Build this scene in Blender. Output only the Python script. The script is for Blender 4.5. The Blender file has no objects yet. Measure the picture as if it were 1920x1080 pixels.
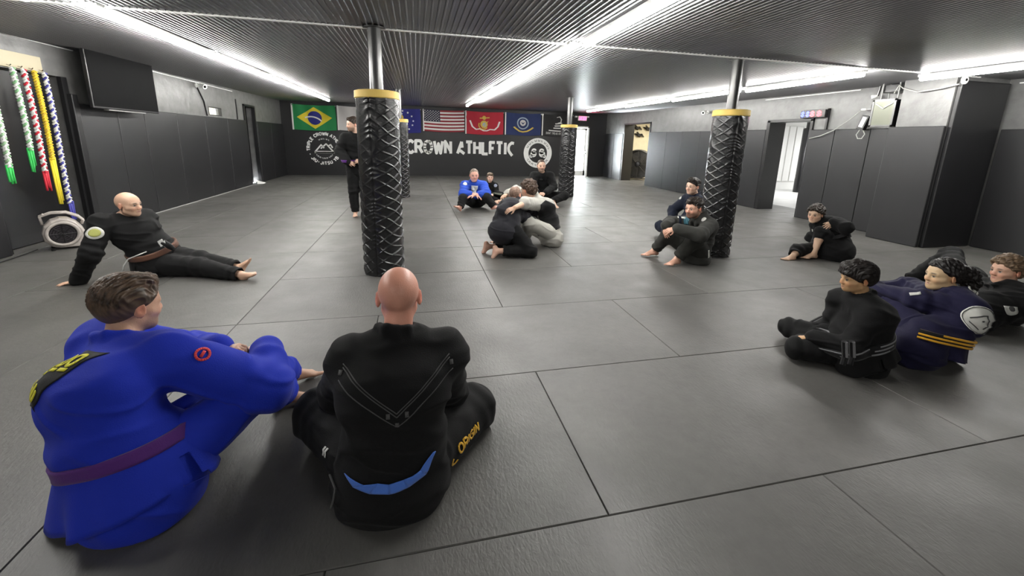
import bpy, bmesh, math, random
import numpy as np
from mathutils import Vector, Matrix
SC = bpy.context.scene
COL = SC.collection
rng = random.Random(7)

# ------------------------------------------------------------------ camera
CAM_H = 1.5
YAW, PIT, ROL = (math.radians(a) for a in (13.1426, 12.5253, 1.4496))
FPX, PCX, PCY = 771.73, 960.0, 433.71
def _cam():
    fw = np.array([math.sin(YAW)*math.cos(PIT), math.cos(YAW)*math.cos(PIT), -math.sin(PIT)])
    r = np.array([math.cos(YAW), -math.sin(YAW), 0.0]); u = np.cross(r, fw)
    c, s = math.cos(ROL), math.sin(ROL)
    return np.array([c*r+s*u, -s*r+c*u, fw])
CM = _cam(); CP = np.array([0.0, 0.0, CAM_H])
cd = bpy.data.cameras.new('camera'); cam = bpy.data.objects.new('camera', cd); COL.objects.link(cam)
cd.sensor_width = 36.0; cd.lens = FPX/1920*36; cd.shift_y = (PCY-540)/1920; cd.clip_start = .05; cd.clip_end = 200
cam.matrix_world = Matrix(((*[CM[0][0], CM[1][0], -CM[2][0]], 0), (*[CM[0][1], CM[1][1], -CM[2][1]], 0), (*[CM[0][2], CM[1][2], -CM[2][2]], CAM_H), (0, 0, 0, 1)))
SC.camera = cam

# ------------------------------------------------------------------ exposure, world
SC.view_settings.view_transform = 'Standard'; SC.view_settings.look = 'None'
SC.view_settings.gamma = 1; SC.view_settings.use_curve_mapping = False
SC.view_settings.exposure = 1.65
w = bpy.data.worlds.new('world'); SC.world = w; w.use_nodes = True
wn = w.node_tree.nodes['Background']; wn.inputs[0].default_value = (.93, .96, 1, 1); wn.inputs[1].default_value = 38.0
TUBE = 34.0

# a point of the place seen at a photo pixel, on a plane or at a distance
def ray(px, py): return CM.T @ np.array([(px-PCX)/FPX, -(py-PCY)/FPX, 1.0])
def atz(px, py, z=0.0): d = ray(px, py); return CP + d*(z-CAM_H)/d[2]
def aty(px, py, y): d = ray(px, py); return CP + d*y/d[1]
def atx(px, py, x): d = ray(px, py); return CP + d*x/d[0]
def reach(px, py, parent, length, far=False):
    """joint on the line of sight at a limb's length from its parent joint"""
    d = ray(px, py); d = d/np.linalg.norm(d); q = np.asarray(parent)-CP
    b = q@d; c = q@q-length**2; disc = b*b-c
    if disc <= 0: t = b
    else: t = b+(math.sqrt(disc) if far else -math.sqrt(disc))
    return CP+d*t

# ------------------------------------------------------------------ helpers
def nrm(v):
    v = np.asarray(v, float); return v/(np.linalg.norm(v)+1e-12)
def V3(*a): return np.array(a, float)

def link(o, parent=None):
    COL.objects.link(o)
    if parent is not None:
        o.parent = parent
        o.matrix_parent_inverse = parent.matrix_basis.inverted()
    return o
def tag(o, label=None, cat=None, group=None, kind=None):
    if label: o['label'] = label
    if cat: o['category'] = cat
    if group: o['group'] = group
    if kind: o['kind'] = kind
    return o
def thing(name, loc, label, cat, group=None):
    o = bpy.data.objects.new(name, None); o.location = loc; o.empty_display_size = .1
    COL.objects.link(o); return tag(o, label, cat, group)

class MB:
    def __init__(s): s.v = []; s.f = []; s.m = []
    def add(s, v, f, m=0):
        n = len(s.v); s.v += [tuple(map(float, p)) for p in v]; s.f += [tuple(i+n for i in q) for q in f]; s.m += [m]*len(f); return s
    def box(s, a, b, m=0):
        (x0, y0, z0), (x1, y1, z1) = np.minimum(a, b), np.maximum(a, b)
        return s.add([(x0,y0,z0),(x1,y0,z0),(x1,y1,z0),(x0,y1,z0),(x0,y0,z1),(x1,y0,z1),(x1,y1,z1),(x0,y1,z1)],
              [(3,2,1,0),(4,5,6,7),(0,1,5,4),(1,2,6,5),(2,3,7,6),(3,0,4,7)], m)
    def obox(s, c, ex, ey, ez, m=0):
        c, ex, ey, ez = map(np.asarray, (c, ex, ey, ez))
        v = [c+a*ex+b*ey+d*ez for d in (-1, 1) for a, b in ((-1,-1),(1,-1),(1,1),(-1,1))]
        return s.add(v, [(3,2,1,0),(4,5,6,7),(0,1,5,4),(1,2,6,5),(2,3,7,6),(3,0,4,7)], m)
    def tube(s, pts, r, n=10, m=0, close=False, cap=True):
        pts = [np.asarray(p, float) for p in pts]; k = len(pts)
        rr = r if hasattr(r, '__len__') else [r]*k
        up = V3(0, 0, 1); vs = []; prev = None
        for i, p in enumerate(pts):
            t = nrm(pts[(i+1) % k if close else min(i+1, k-1)]-pts[(i-1) % k if close else max(i-1, 0)])
            if prev is None:
                a = np.cross(t, up)
                if np.linalg.norm(a) < .1: a = np.cross(t, V3(1, 0, 0))
            else: a = prev-t*(prev@t)
            a = nrm(a); prev = a; b = np.cross(t, a)
            for j in range(n):
                q = 2*math.pi*j/n; vs.append(p+rr[i]*(a*math.cos(q)+b*math.sin(q)))
        fs = []
        for i in range(k if close else k-1):
            i2 = (i+1) % k
            for j in range(n):
                j2 = (j+1) % n; fs.append((i*n+j, i*n+j2, i2*n+j2, i2*n+j))
        if cap and not close:
            fs.append(tuple(range(n))[::-1]); fs.append(tuple((k-1)*n+j for j in range(n)))
        return s.add(vs, fs, m)
    def lathe(s, prof, c=(0,0,0), axis=(0,0,1), n=32, m=0):
        z = nrm(axis); x = nrm(np.cross(z, V3(0,1,0) if abs(z[1]) < .9 else V3(1,0,0))); y = np.cross(z, x); c = np.asarray(c, float)
        vs = [c+z*h+r*(x*math.cos(2*math.pi*j/n)+y*math.sin(2*math.pi*j/n)) for r, h in prof for j in range(n)]
        fs = [(i*n+j, i*n+(j+1) % n, (i+1)*n+(j+1) % n, (i+1)*n+j) for i in range(len(prof)-1) for j in range(n)]
        return s.add(vs, fs, m)
    def build(s, name, mats, parent=None, smooth=False, bevel=0, kind=None, origin=None):
        me = bpy.data.meshes.new(name)
        o0 = np.zeros(3) if origin is None else np.asarray(origin, float)
        me.from_pydata([tuple(np.asarray(p)-o0) for p in s.v], [], s.f)
        for mt in (mats if isinstance(mats, (list, tuple)) else [mats]): me.materials.append(mt)
        me.polygons.foreach_set('material_index', s.m)
        if smooth: me.polygons.foreach_set('use_smooth', [True]*len(s.f))
        me.update()
        o = bpy.data.objects.new(name, me); o.location = o0; link(o, parent)
        if bevel:
            b = o.modifiers.new('bevel', 'BEVEL'); b.width = bevel; b.segments = 2; b.limit_method = 'ANGLE'
        if kind: o['kind'] = kind
        return o

def mat(name, color, rough=.5, metal=0, spec=.5, bump=None, noise=None, emit=None, coat=0, sheen=0, attr=None, trans=0):
    """bump = (scale, strength, stretch), noise = (scale, amount): a slight mottling of the paint itself"""
    m = bpy.data.materials.new(name); m.use_nodes = True; nt = m.node_tree; b = nt.nodes['Principled BSDF']; L = nt.links
    b.inputs['Base Color'].default_value = (*color, 1); b.inputs['Roughness'].default_value = rough
    b.inputs['Metallic'].default_value = metal; b.inputs['Specular IOR Level'].default_value = spec
    b.inputs['Coat Weight'].default_value = coat; b.inputs['Sheen Weight'].default_value = sheen
    b.inputs['Transmission Weight'].default_value = trans
    tc = nt.nodes.new('ShaderNodeTexCoord')
    src = None
    if attr:
        a = nt.nodes.new('ShaderNodeAttribute'); a.attribute_name = attr; src = a.outputs['Color']; L.new(src, b.inputs['Base Color'])
    if noise:
        n = nt.nodes.new('ShaderNodeTexNoise'); n.inputs['Scale'].default_value = noise[0]; n.inputs['Detail'].default_value = 5
        L.new(tc.outputs['Object'], n.inputs['Vector'])
        h = nt.nodes.new('ShaderNodeMix'); h.data_type = 'RGBA'; h.blend_type = 'MULTIPLY'; h.inputs['Factor'].default_value = 1
        r = nt.nodes.new('ShaderNodeMapRange'); r.inputs['To Min'].default_value = 1-noise[1]; r.inputs['To Max'].default_value = 1+noise[1]
        r.inputs['From Min'].default_value = .3; r.inputs['From Max'].default_value = .7
        L.new(n.outputs['Fac'], r.inputs['Value'])
        if src is not None: L.new(src, h.inputs['A'])
        else: h.inputs['A'].default_value = (*color, 1)
        L.new(r.outputs['Result'], h.inputs['B']); L.new(h.outputs['Result'], b.inputs['Base Color'])
    if bump:
        n = nt.nodes.new('ShaderNodeTexNoise'); n.inputs['Scale'].default_value = bump[0]; n.inputs['Detail'].default_value = 4
        mp = nt.nodes.new('ShaderNodeMapping'); mp.inputs['Scale'].default_value = bump[2] if len(bump) > 2 else (1, 1, 1)
        L.new(tc.outputs['Object'], mp.inputs['Vector']); L.new(mp.outputs['Vector'], n.inputs['Vector'])
        bp = nt.nodes.new('ShaderNodeBump'); bp.inputs['Strength'].default_value = bump[1]; bp.inputs['Distance'].default_value = .01
        L.new(n.outputs['Fac'], bp.inputs['Height']); L.new(bp.outputs['Normal'], b.inputs['Normal'])
    if emit:
        b.inputs['Emission Color'].default_value = (*emit[0], 1); b.inputs['Emission Strength'].default_value = emit[1]
    return m

M = dict(
 pad=mat('wall_pad_vinyl', (.0115,.0115,.0128), .42, bump=(90,.08), noise=(1.5,.12)),
 plaster=mat('painted_plaster', (.125,.125,.123), .36, bump=(5,.9), noise=(6,.2)),
 trim=mat('grey_trim', (.35,.35,.34), .35),
 darkwood=mat('dark_paint', (.012,.012,.013), .35),
 ceil=mat('ribbed_steel_ceiling', (.26,.26,.27), .34, metal=.8),
 white=mat('white_enamel', (.88,.88,.86), .4),
 tube=mat('lit_diffuser', (1,1,1), .5, emit=((1,.985,.94), TUBE)),
 steel=mat('grey_steel', (.09,.09,.09), .28, metal=.7),
 vinyl=mat('black_vinyl', (.012,.012,.013), .26, spec=.6, bump=(60,.15)),
 yellow=mat('yellow_foam', (.74,.52,.13), .6, bump=(80,.1)),
 black=mat('black_plastic', (.008,.008,.009), .3),
 glossblack=mat('black_glass', (.003,.003,.0035), .55, bump=(4,.2), spec=.03),
 paint=mat('white_wall_paint', (.82,.82,.8), .5),
 cream=mat('cream_wall', (.72,.66,.5), .6, noise=(8,.06)),
 creamboard=mat('cream_board', (.42,.37,.25), .5),
 concrete=mat('light_concrete', (.55,.55,.54), .35, noise=(3,.12)),
 fan=mat('fan_drum_grey', (.055,.052,.048), .45),
 blower=mat('beige_grey_plastic', (.42,.38,.35), .42, noise=(12,.12)),
 cord=mat('black_rubber', (.02,.02,.02), .5),
 cable=mat('pale_cable', (.45,.45,.42), .45),
 red=mat('red_led', (.6,.02,.02), .4, emit=((1,.05,.06), 2.5)),
 blue=mat('blue_led', (.05,.05,.5), .4, emit=((.06,.08,1), 2.0)),
 exitm=mat('exit_sign_face', (.7,.1,.15), .4, emit=((1,.08,.2), 1.6)),
 glass=mat('window_glass', (.9,.95,.93), .05, trans=1.0),
 brass=mat('chrome', (.5,.5,.5), .2, metal=1),
)

# ------------------------------------------------------------------ floor of roll-out mats
XL, XR, YB, YF = -4.8, 8.1, 17.1, -5.0
def build_floor():
    mb = MB(); p = 1.0875; x0 = -.35; y0 = .175; q = 1.095
    ci0, ci1 = -5, 9; rj0, rj1 = -5, 16
    def lim(a, b, lo, hi): return max(a, lo), min(b, hi)
    used = set()
    def put(i0, j0, i1, j1):
        g = .0016
        xa, xb = x0+i0*p, x0+i1*p; ya, yb = y0+j0*q, y0+j1*q
        xa, xb = lim(xa, xb, XL-.15, 9.2); ya, yb = lim(ya, yb, YF-.1, YB+.3)
        if xb-xa < .05 or yb-ya < .05: return
        b = .003
        xs = [xa+g, xa+g+b, xb-g-b, xb-g]; ys = [ya+g, ya+g+b, yb-g-b, yb-g]
        v = []
        for jj, y in enumerate(ys):
            for ii, x in enumerate(xs): v.append((x, y, 0 if (0 < ii < 3 and 0 < jj < 3) else -.005))
        f = [(jj*4+ii, jj*4+ii+1, jj*4+ii+5, jj*4+ii+4) for jj in range(3) for ii in range(3)]
        mb.add(v, f, 0)
        mb.add([(xa+g,ya+g,-.005),(xb-g,ya+g,-.005),(xb-g,yb-g,-.005),(xa+g,yb-g,-.005),(xa+g,ya+g,-.03),(xb-g,ya+g,-.03),(xb-g,yb-g,-.03),(xa+g,yb-g,-.03)],
               [(0,4,5,1),(1,5,6,2),(2,6,7,3),(3,7,4,0)], 0)
    # columns left of -1.43 run lengthwise
    for i in range(ci0, -1):
        off = (i % 2)
        for j in range(rj0-off, rj1, 2): put(i, j, i+1, j+2)
    for j in range(rj0, rj1):
        if j >= 3:
            put(-1, j, 1, j+1)
            s = 1 if j % 2 else 2
            if s == 2: put(1, j, 2, j+1)
            for i in range(s, ci1, 2): put(i, j, i+2, j+1)
        else:
            if j % 2 == 0:
                put(-1, j, 0, j+1); s = 0
            else: s = -1
            for i in range(s, ci1, 2): put(i, j, i+2, j+1)
    mb.add([(XL-.15,YF-.1,-.028),(9.3,YF-.1,-.028),(9.3,YB+.3,-.028),(XL-.15,YB+.3,-.028)], [(0,1,2,3)], 1)
    m = bpy.data.materials.new('foam_mat'); m.use_nodes = True; nt = m.node_tree; L = nt.links; b = nt.nodes['Principled BSDF']
    N = nt.nodes.new
    geo = N('ShaderNodeNewGeometry'); tc = N('ShaderNodeTexCoord')
    def noise(sc, det, vec=None, rough=.5):
        n = N('ShaderNodeTexNoise'); n.inputs['Scale'].default_value = sc; n.inputs['Detail'].default_value = det; n.inputs['Roughness'].default_value = rough
        L.new(vec if vec is not None else tc.outputs['Object'], n.inputs['Vector']); return n
    def mr(v, a, c, d, e):
        r = N('ShaderNodeMapRange'); r.inputs['From Min'].default_value = a; r.inputs['From Max'].default_value = c; r.inputs['To Min'].default_value = d; r.inputs['To Max'].default_value = e
        L.new(v, r.inputs['Value']); return r.outputs['Result']
    def mul(a, c):
        r = N('ShaderNodeMath'); r.operation = 'MULTIPLY'; L.new(a, r.inputs[0]); L.new(c, r.inputs[1]); return r.outputs[0]
    isl = mr(geo.outputs['Random Per Island'], 0, 1, .88, 1.12)
    n1 = mr(noise(1.1, 6).outputs['Fac'], .3, .7, .82, 1.18)
    n2 = mr(noise(14, 6, rough=.7).outputs['Fac'], .3, .7, .9, 1.1)
    scuff = mr(noise(2.3, 10, rough=.75).outputs['Fac'], .66, .8, 1, 1.8)
    fac = mul(mul(isl, n1), mul(n2, scuff))
    mx = N('ShaderNodeMix'); mx.data_type = 'RGBA'; mx.blend_type = 'MULTIPLY'; mx.inputs['Factor'].default_value = 1
    mx.inputs['A'].default_value = (.096, .093, .087, 1); L.new(fac, mx.inputs['B']); L.new(mx.outputs['Result'], b.inputs['Base Color'])
    rn = mr(noise(3.1, 6).outputs['Fac'], .3, .7, .40, .52); L.new(rn, b.inputs['Roughness'])
    b.inputs['Specular IOR Level'].default_value = .55
    mp = N('ShaderNodeMapping'); mp.inputs['Rotation'].default_value = (0, 0, .5); mp.inputs['Scale'].default_value = (1, .45, 1)
    L.new(tc.outputs['Object'], mp.inputs['Vector'])
    wv = noise(70, 3, mp.outputs['Vector'], .55); wv.inputs['Distortion'].default_value = .6
    bp = N('ShaderNodeBump'); bp.inputs['Strength'].default_value = .42; bp.inputs['Distance'].default_value = .004
    L.new(wv.outputs['Fac'], bp.inputs['Height']); L.new(bp.outputs['Normal'], b.inputs['Normal'])
    return mb.build('floor', [m, mat('subfloor', (.004,.004,.004), .9)], kind='structure')
build_floor()

# ------------------------------------------------------------------ ribbed ceiling
def ceil_z(y): return 2.58 if y < 4.72 else 2.585+(y-4.72)*.0088
def build_ceiling():
    mb = MB(); pitch = .055; prof = [(0, 0), (.30, 0), (.40, -.011), (.62, -.011), (.72, 0)]
    for ys, x0 in (([YF-.1, 0, 2.4, 4.71], -5.2), ([4.73, 8, 12.4, 17.25], -5.18)):
        xs = []; x = x0
        while x < 9.4:
            xs += [(x+a*pitch, h) for a, h in prof]; x += pitch
        n = len(xs); v = [(a, y, ceil_z(y)+h) for y in ys for a, h in xs]
        f = [(r*n+i, r*n+i+1, (r+1)*n+i+1, (r+1)*n+i) for r in range(len(ys)-1) for i in range(n-1)]
        mb.add(v, f)
    mb.box((-5.2, YF-.1, 2.72), (9.4, 17.3, 2.8))
    o = mb.build('ceiling', M['ceil'], kind='structure')
    MB().box((XL, 4.70, 2.558), (8.1, 4.735, 2.60)).build('trim_1', M['white'], kind='structure')
    mb = MB()
    # lap seams between the sheets
    for x in (-2.1, -.95, .55, 2.6, 3.9, 5.1, 7.0):
        mb.box((x, 4.74, 2.57), (x+.02, 17.0, 2.581))
build_ceiling()

# ------------------------------------------------------------------ walls
def wallbox(name, a, b, m='plaster', bev=0): return MB().box(a, b).build(name, M[m], kind='structure', bevel=bev)
H = 2.75; PADH = 1.86
# back wall with door gap 6.55..7.35
mb = MB().box((XL-.2, YB, 0), (6.62, YB+.15, H)).box((6.62, YB, 2.12), (7.28, YB+.15, H)).box((7.28, YB, 0), (8.3, YB+.15, H))
mb.build('wall_back', M['pad'], kind='structure')
# left wall: opening for the doorway with the belts 5.95..7.25, door 13.65..14.45, small window 11.55..12.25
mb = MB()
XW = XL-.2
def seg(y0, y1, z0=0, z1=H): mb.box((XW, y0, z0), (XL, y1, z1))
seg(YF, 6.0); seg(6.0, 7.28, 2.2); seg(7.28, 11.55); seg(11.55, 12.25, 0, 1.9); seg(11.55, 12.25, 2.1); seg(12.25, 13.65); seg(13.65, 14.45, 2.28); seg(14.45, YB+.1)
mb.build('wall_left', M['plaster'], kind='structure')
# right wall
mb = MB()
def rseg(y0, y1, z0=0, z1=H, x0=8.1, x1=8.45): mb.box((x0, y0, z0), (x1, y1, z1))
rseg(15.4, YB+.1); rseg(13.55, 15.4, 2.2); rseg(8.35, 13.55); rseg(7.3, 8.35, 2.04); rseg(5.4, 7.3)
mb.box((7.68, 4.72, 0), (8.75, 5.4, H))
mb.box((8.75, YF, 0), (8.95, 5.4, H))
mb.build('wall_right', M['plaster'], kind='structure')
wallbox('wall_front', (XL-.2, YF-.2, 0), (8.95, YF, H))

# wall pads, one standing panel each
pad_n = 0
def pad(x0, x1, y0, y1, z1, label, group, name='wall_pad'):
    o = MB().box((x0, y0, .002), (x1, y1, z1)).build(name, M['pad'], bevel=.012, origin=((x0+x1)/2, (y0+y1)/2, 0))
    tag(o, label, 'wall pad', group); return o
LW = [(5.0-1.22*k, 5.0-1.22*(k+1)) for k in range(8)]
y = 7.32
left_edges = [7.42, 8.25, 8.95, 10.0, 11.2, 12.4, 13.6]
desc = ['below the television', 'below the far end of the television', 'just right of the television', 'left of the small window', 'under the small window', 'right of the small window, by the doorway']
for k in range(6):
    pad(XL+.002, XL+.05, left_edges[k]+.004, left_edges[k+1]-.004, PADH, 'tall black wall pad on the left wall '+desc[k], 'pads along the left wall')
pad(XL+.002, XL+.05, 14.5, 15.75, PADH, 'tall black wall pad just past the dark doorway in the left wall', 'pads along the left wall')
pad(XL+.002, XL+.05, 15.758, 17.05, PADH, 'tall black wall pad filling the far left corner of the room', 'pads along the left wall')
pad(XL+.002, XL+.07, 4.4, 5.95, PADH+.02, 'black wall pad at the left edge, beside the air blower', 'pads along the left wall')
pad(XL+.002, XL+.07, 2.9, 4.392, PADH+.02, 'black wall pad cut by the left edge, nearest on that wall', 'pads along the left wall')
# right wall pads
re_ = [15.95, 17.05]
pad(8.05, 8.098, 15.45, 16.2, PADH, 'black wall pad at the left jamb of the far storage doorway', 'pads along the right wall')
pad(8.05, 8.098, 16.21, 17.05, PADH, 'black wall pad in the far right corner beside the bright exit door', 'pads along the right wall')
names = ['just right of the storage doorway', 'second right of the storage doorway', 'third right of the storage doorway', 'behind the man in navy by the column', 'behind the right column', 'left of the near doorway']
ed = [13.5, 12.45, 11.6, 10.75, 9.9, 9.05, 8.42]
for k in range(6):
    pad(8.05, 8.098, ed[k+1]+.004, ed[k]-.004, PADH+.02, 'tall black wall pad on the right wall '+names[k], 'pads along the right wall')
ed = [7.26, 6.72, 6.05, 5.42]
names = ['just right of the near doorway', 'left of the wall heater', 'under the wall heater']
for k in range(3):
    pad(8.04, 8.098, ed[k+1]+.004, ed[k]-.004, PADH, 'tall black wall pad on the right wall '+names[k], 'pads along the right wall')
pad(7.62, 7.678, 4.70, 5.46, PADH, 'black wall pad on the jutting corner of the right wall', 'pads along the right wall')
pad(7.70, 8.68, 4.655, 4.715, H-.25, 'full height black panel facing the camera behind the jutting corner', 'pads along the right wall')
for k, (a, b) in enumerate(((3.45, 4.64), (2.2, 3.44))):
    pad(8.68, 8.745, a, b, PADH-.02, 'black wall pad at the right edge, %s one beside the jutting corner' % ('farther', 'nearer')[k], 'pads along the right wall')
# thin bright strips on top of the pads and at the wall tops
mb = MB()
mb.box((XL+.001, 3.0, H-.16), (XL+.02, 7.6, H-.145)); mb.box((XL+.001, 9.4, H-.17), (XL+.02, 13.0, H-.155))
mb.build('trim_2', M['white'], kind='structure')
mb = MB(); mb.box((8.08, 6.4, 2.56), (8.099, 8.6, 2.575)); mb.build('trim_3', M['white'], kind='structure')
MB().box((8.73, 2.0, 2.50), (8.749, 4.60, 2.515)).build('trim_4', M['white'], kind='structure')
# floor edge strip along left wall
MB().box((XL+.05, 7.4, 0), (XL+.062, 13.6, .012)).build('trim_5', M['trim'], kind='structure')

# doors and rooms beyond
# left doorway with belts: recess with dark door
mb = MB().box((-5.45, 5.9, 0), (-5.4, 7.4, H)).box((-5.45, 5.85, 0), (-5.0, 6.0, H)).box((-5.45, 7.28, 0), (-5.0, 7.4, H))
mb.box((-5.45,5.85,-.03),(-4.75,7.4,-.0015)); mb.build('wall_left_recess', M['darkwood'], kind='structure')
d1 = MB().box((-4.99, 6.02, .01), (-4.93, 7.27, 2.19)).build('door_1', M['darkwood'], kind='structure', bevel=.006)
MB().box((-4.93, 6.1, .15), (-4.925, 7.18, 2.05)).build('door_panel', M['black'], d1)
MB().box((XL-.02, 7.26, 0), (XL+.03, 7.36, 2.2)).box((XL-.02, 5.97, 0), (XL+.02, 6.02, 2.2)).build('trim_6', M['darkwood'], kind='structure')
MB().box((-4.8, 7.02, .0), (-4.785, 7.04, .95)).build('trim_7', M['trim'], kind='structure')
MB().box((XL, 7.30, .0), (XL+.09, 7.41, 1.98)).build('trim_8', M['darkwood'], kind='structure', bevel=.01)
# dark doorway far left
mb = MB().box((-6.2, 13.6, 0), (-6.15, 14.5, H)).box((-6.2, 13.55, 0), (-5.0, 13.65, H)).box((-6.2, 14.45, 0), (-5.0, 14.55, H)).box((-6.2,13.6,2.28),(-5,14.5,2.33)).box((-6.2,13.6,-.03),(-5,14.5,-.001))
mb.build('wall_passage', M['darkwood'], kind='structure')
MB().box((XL-.05, 13.62, 0), (XL+.04, 13.68, 2.3)).box((XL-.05, 14.42, 0), (XL+.04, 14.48, 2.3)).box((XL-.05, 13.62, 2.26), (XL+.04, 14.48, 2.31)).build('trim_9', M['darkwood'], kind='structure')
d2 = MB().box((-5.0, 13.70, .01), (-4.95, 14.2, 2.25)).build('door_2', M['black'], kind='structure', bevel=.005)
MB().box((-4.945, 13.86, .75), (-4.93, 13.9, 1.0)).build('door_handle', M['steel'], d2)
o = MB().add([(-4.74,13.95,.0),(-4.74,14.35,.0),(-4.74,13.95,.11),(-4.60,14.3,0),(-4.60,14.0,0),(-4.62,14.0,.06)], [(0,1,2),(0,4,5,2),(4,3,5),(3,1,2,5),(0,1,3,4)]).build('door_wedge', M['white'], origin=(-4.7,14.1,0))
tag(o, 'small white wedge on the floor at the foot of the dark left doorway', 'door wedge')
# small window
w1 = MB().box((-4.86,11.55,1.9),(-4.8,11.59,2.1)).box((-4.86,12.21,1.9),(-4.8,12.25,2.1)).box((-4.86,11.55,1.9),(-4.8,12.25,1.92)).box((-4.86,11.55,2.08),(-4.8,12.25,2.1)).build('window_1', M['darkwood'], kind='structure')
MB().box((-4.95,11.56,1.91),(-4.94,12.24,2.09)).build('window_blind', mat('lit_blind', (.8,.78,.6), .6, emit=((.9,.88,.66), .55)), w1)
MB().box((-4.94,11.75,1.91),(-4.93,11.77,2.09)).box((-4.94,11.85,1.94),(-4.93,12.12,1.95)).box((-4.94,11.85,2.05),(-4.93,12.12,2.06)).build('window_mullion', M['creamboard'], w1)
# back right bright door: leaf open, glass in frame
mb = MB().box((6.60,YB-.03,0),(6.66,YB+.16,2.14)).box((7.24,YB-.03,0),(7.30,YB+.16,2.14)).box((6.6,YB-.03,2.08),(7.3,YB+.16,2.14))
mb.build('trim_10', M['white'], kind='structure')
d3 = MB().box((6.67,YB+.05,.02),(6.73,YB+.09,2.07)).box((7.14,YB+.05,.02),(7.23,YB+.09,2.07)).box((6.67,YB+.05,.02),(7.23,YB+.09,.25)).box((6.67,YB+.05,1.98),(7.23,YB+.09,2.07)).build('door_3', M['white'], kind='structure')
MB().box((6.73,YB+.065,.25),(7.14,YB+.075,1.98)).build('door_glass', M['glass'], d3)
MB().lathe([(0,0),(.03,0),(.03,.02),(.012,.03),(.012,.05),(.03,.06),(.03,.08),(0,.085)], (7.19,YB+.05,1.0),(0,-1,0),16).lathe([(0,0),(.025,0),(.025,.02),(0,.02)], (7.19,YB+.05,1.12),(0,-1,0),16).build('door_handle', M['brass'], d3, smooth=True)
MB().box((4.5,YB+.2,-.05),(10,26,-.03)).build('floor_outside', M['concrete'], kind='structure')
# storage room
mb = MB().box((8.45,12.4,0),(11.2,12.5,H)).box((8.45,16.9,0),(11.2,17.0,H)).box((11.1,12.4,0),(11.2,17,H)).box((8.3,12.4,2.6),(11.2,17,2.7))
mb.build('wall_storage', M['cream'], kind='structure')
MB().box((8.1,12.4,-.03),(11.2,17,-.004)).build('floor_storage', mat('dull_floor', (.3,.27,.24), .5, noise=(4,.2)), kind='structure')
MB().box((8.07,13.5,0),(8.14,13.56,2.22)).box((8.07,15.39,0),(8.5,15.46,2.22)).box((8.07,13.5,2.18),(8.14,15.46,2.24)).build('trim_11', M['darkwood'], kind='structure')
# near doorway room
mb = MB().box((8.45,5.5,0),(16.4,5.6,H)).box((8.45,12.28,0),(16.4,12.38,H)).box((16.3,5.5,0),(16.4,12.4,H)).box((8.3,5.5,2.65),(16.4,12.38,2.75))
mb.build('wall_side_room', M['paint'], kind='structure')
MB().box((8.1,5.5,-.03),(16.4,12.38,-.003)).build('floor_side_room', M['concrete'], kind='structure')
MB().box((8.06,8.33,0),(8.5,8.42,2.08)).box((8.06,7.24,2.04),(8.16,8.4,2.1)).box((8.06,7.24,0),(8.14,7.30,2.08)).build('trim_12', M['darkwood'], kind='structure')
def arealamp(name, loc, size, power, col=(1,1,1), rot=(0,0,0)):
    l = bpy.data.lights.new(name, 'AREA'); l.shape = 'RECTANGLE'; l.size, l.size_y = size; l.energy = power; l.color = col
    o = bpy.data.objects.new(name, l); o.location = loc; o.rotation_euler = rot; COL.objects.link(o); return o
arealamp('storage_room_lamp', (9.7,14.6,2.55), (1.5,1.5), 42, (1,.95,.82))
arealamp('side_room_lamp', (12.6,9.6,2.6), (3,3), 85)

# ================================================================== fittings
def dup(root, T):
    """copy of a thing with copies of its parts and sub-parts, moved by matrix T"""
    def cp(o, par):
        c = o.copy(); c.matrix_basis = T @ o.matrix_basis; COL.objects.link(c)
        if par is not None:
            c.parent = par; c.matrix_parent_inverse = par.matrix_basis.inverted()
        for ch in [x for x in bpy.data.objects if x.parent == o]: cp(ch, c)
        return c
    return cp(root, None)

# ---- tube lights
def light(x, y0, y1, label):
    z = ceil_z((y0+y1)/2)-.012
    r = thing('ceiling_light', (x, (y0+y1)/2, z), label, 'ceiling light', 'strip lights on the ceiling')
    MB().box((x-.045, y0, z-.035), (x+.05, y1, z)).build('housing', M['white'], r, bevel=.004)
    MB().lathe([(.0, 0), (.034, 0), (.034, y1-y0-.04), (0, y1-y0-.04)], (x, y0+.02, z-.055), (0, 1, 0), 12).build('diffuser', M['tube'], r, smooth=True)
    return r
ys = [(4.62, 6.85), (7.0, 9.3), (9.42, 11.8), (11.92, 14.9)]
W = ['nearest full', 'second', 'third', 'farthest']
for (a, b), t in zip(ys, W): light(-2.72, a, b, 'lit strip light in the left row beyond the ceiling seam, %s from camera' % t)
for (a, b), t in zip([(4.62, 6.95), (7.05, 9.4), (9.5, 11.9), (12.0, 14.6)], W): light(1.72, a, b, 'lit strip light in the middle row beyond the ceiling seam, %s from camera' % t)
for (a, b), t in zip([(4.9, 7.1), (7.25, 9.5), (9.62, 11.9), (12.02, 14.8)], W): light(6.2, a, b, 'lit white strip light in the row along the right wall, %s from the camera' % t)
light(1.80, 2.15, 4.45, 'long bright strip light in the middle row on the camera side of the ceiling seam')
light(7.15, 2.5, 4.85, 'bright strip light at the upper right edge above the jutting corner')
light(-3.0, 2.1, 4.40, 'bright strip light cut off at the upper left corner of the picture')

for x in (-2.9, 1.8): light(x, -3.4, -1.2, 'unseen strip light added behind the viewpoint to brighten the foreground')  # two out-of-view fixtures added so the foreground backs are not too dark

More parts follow.
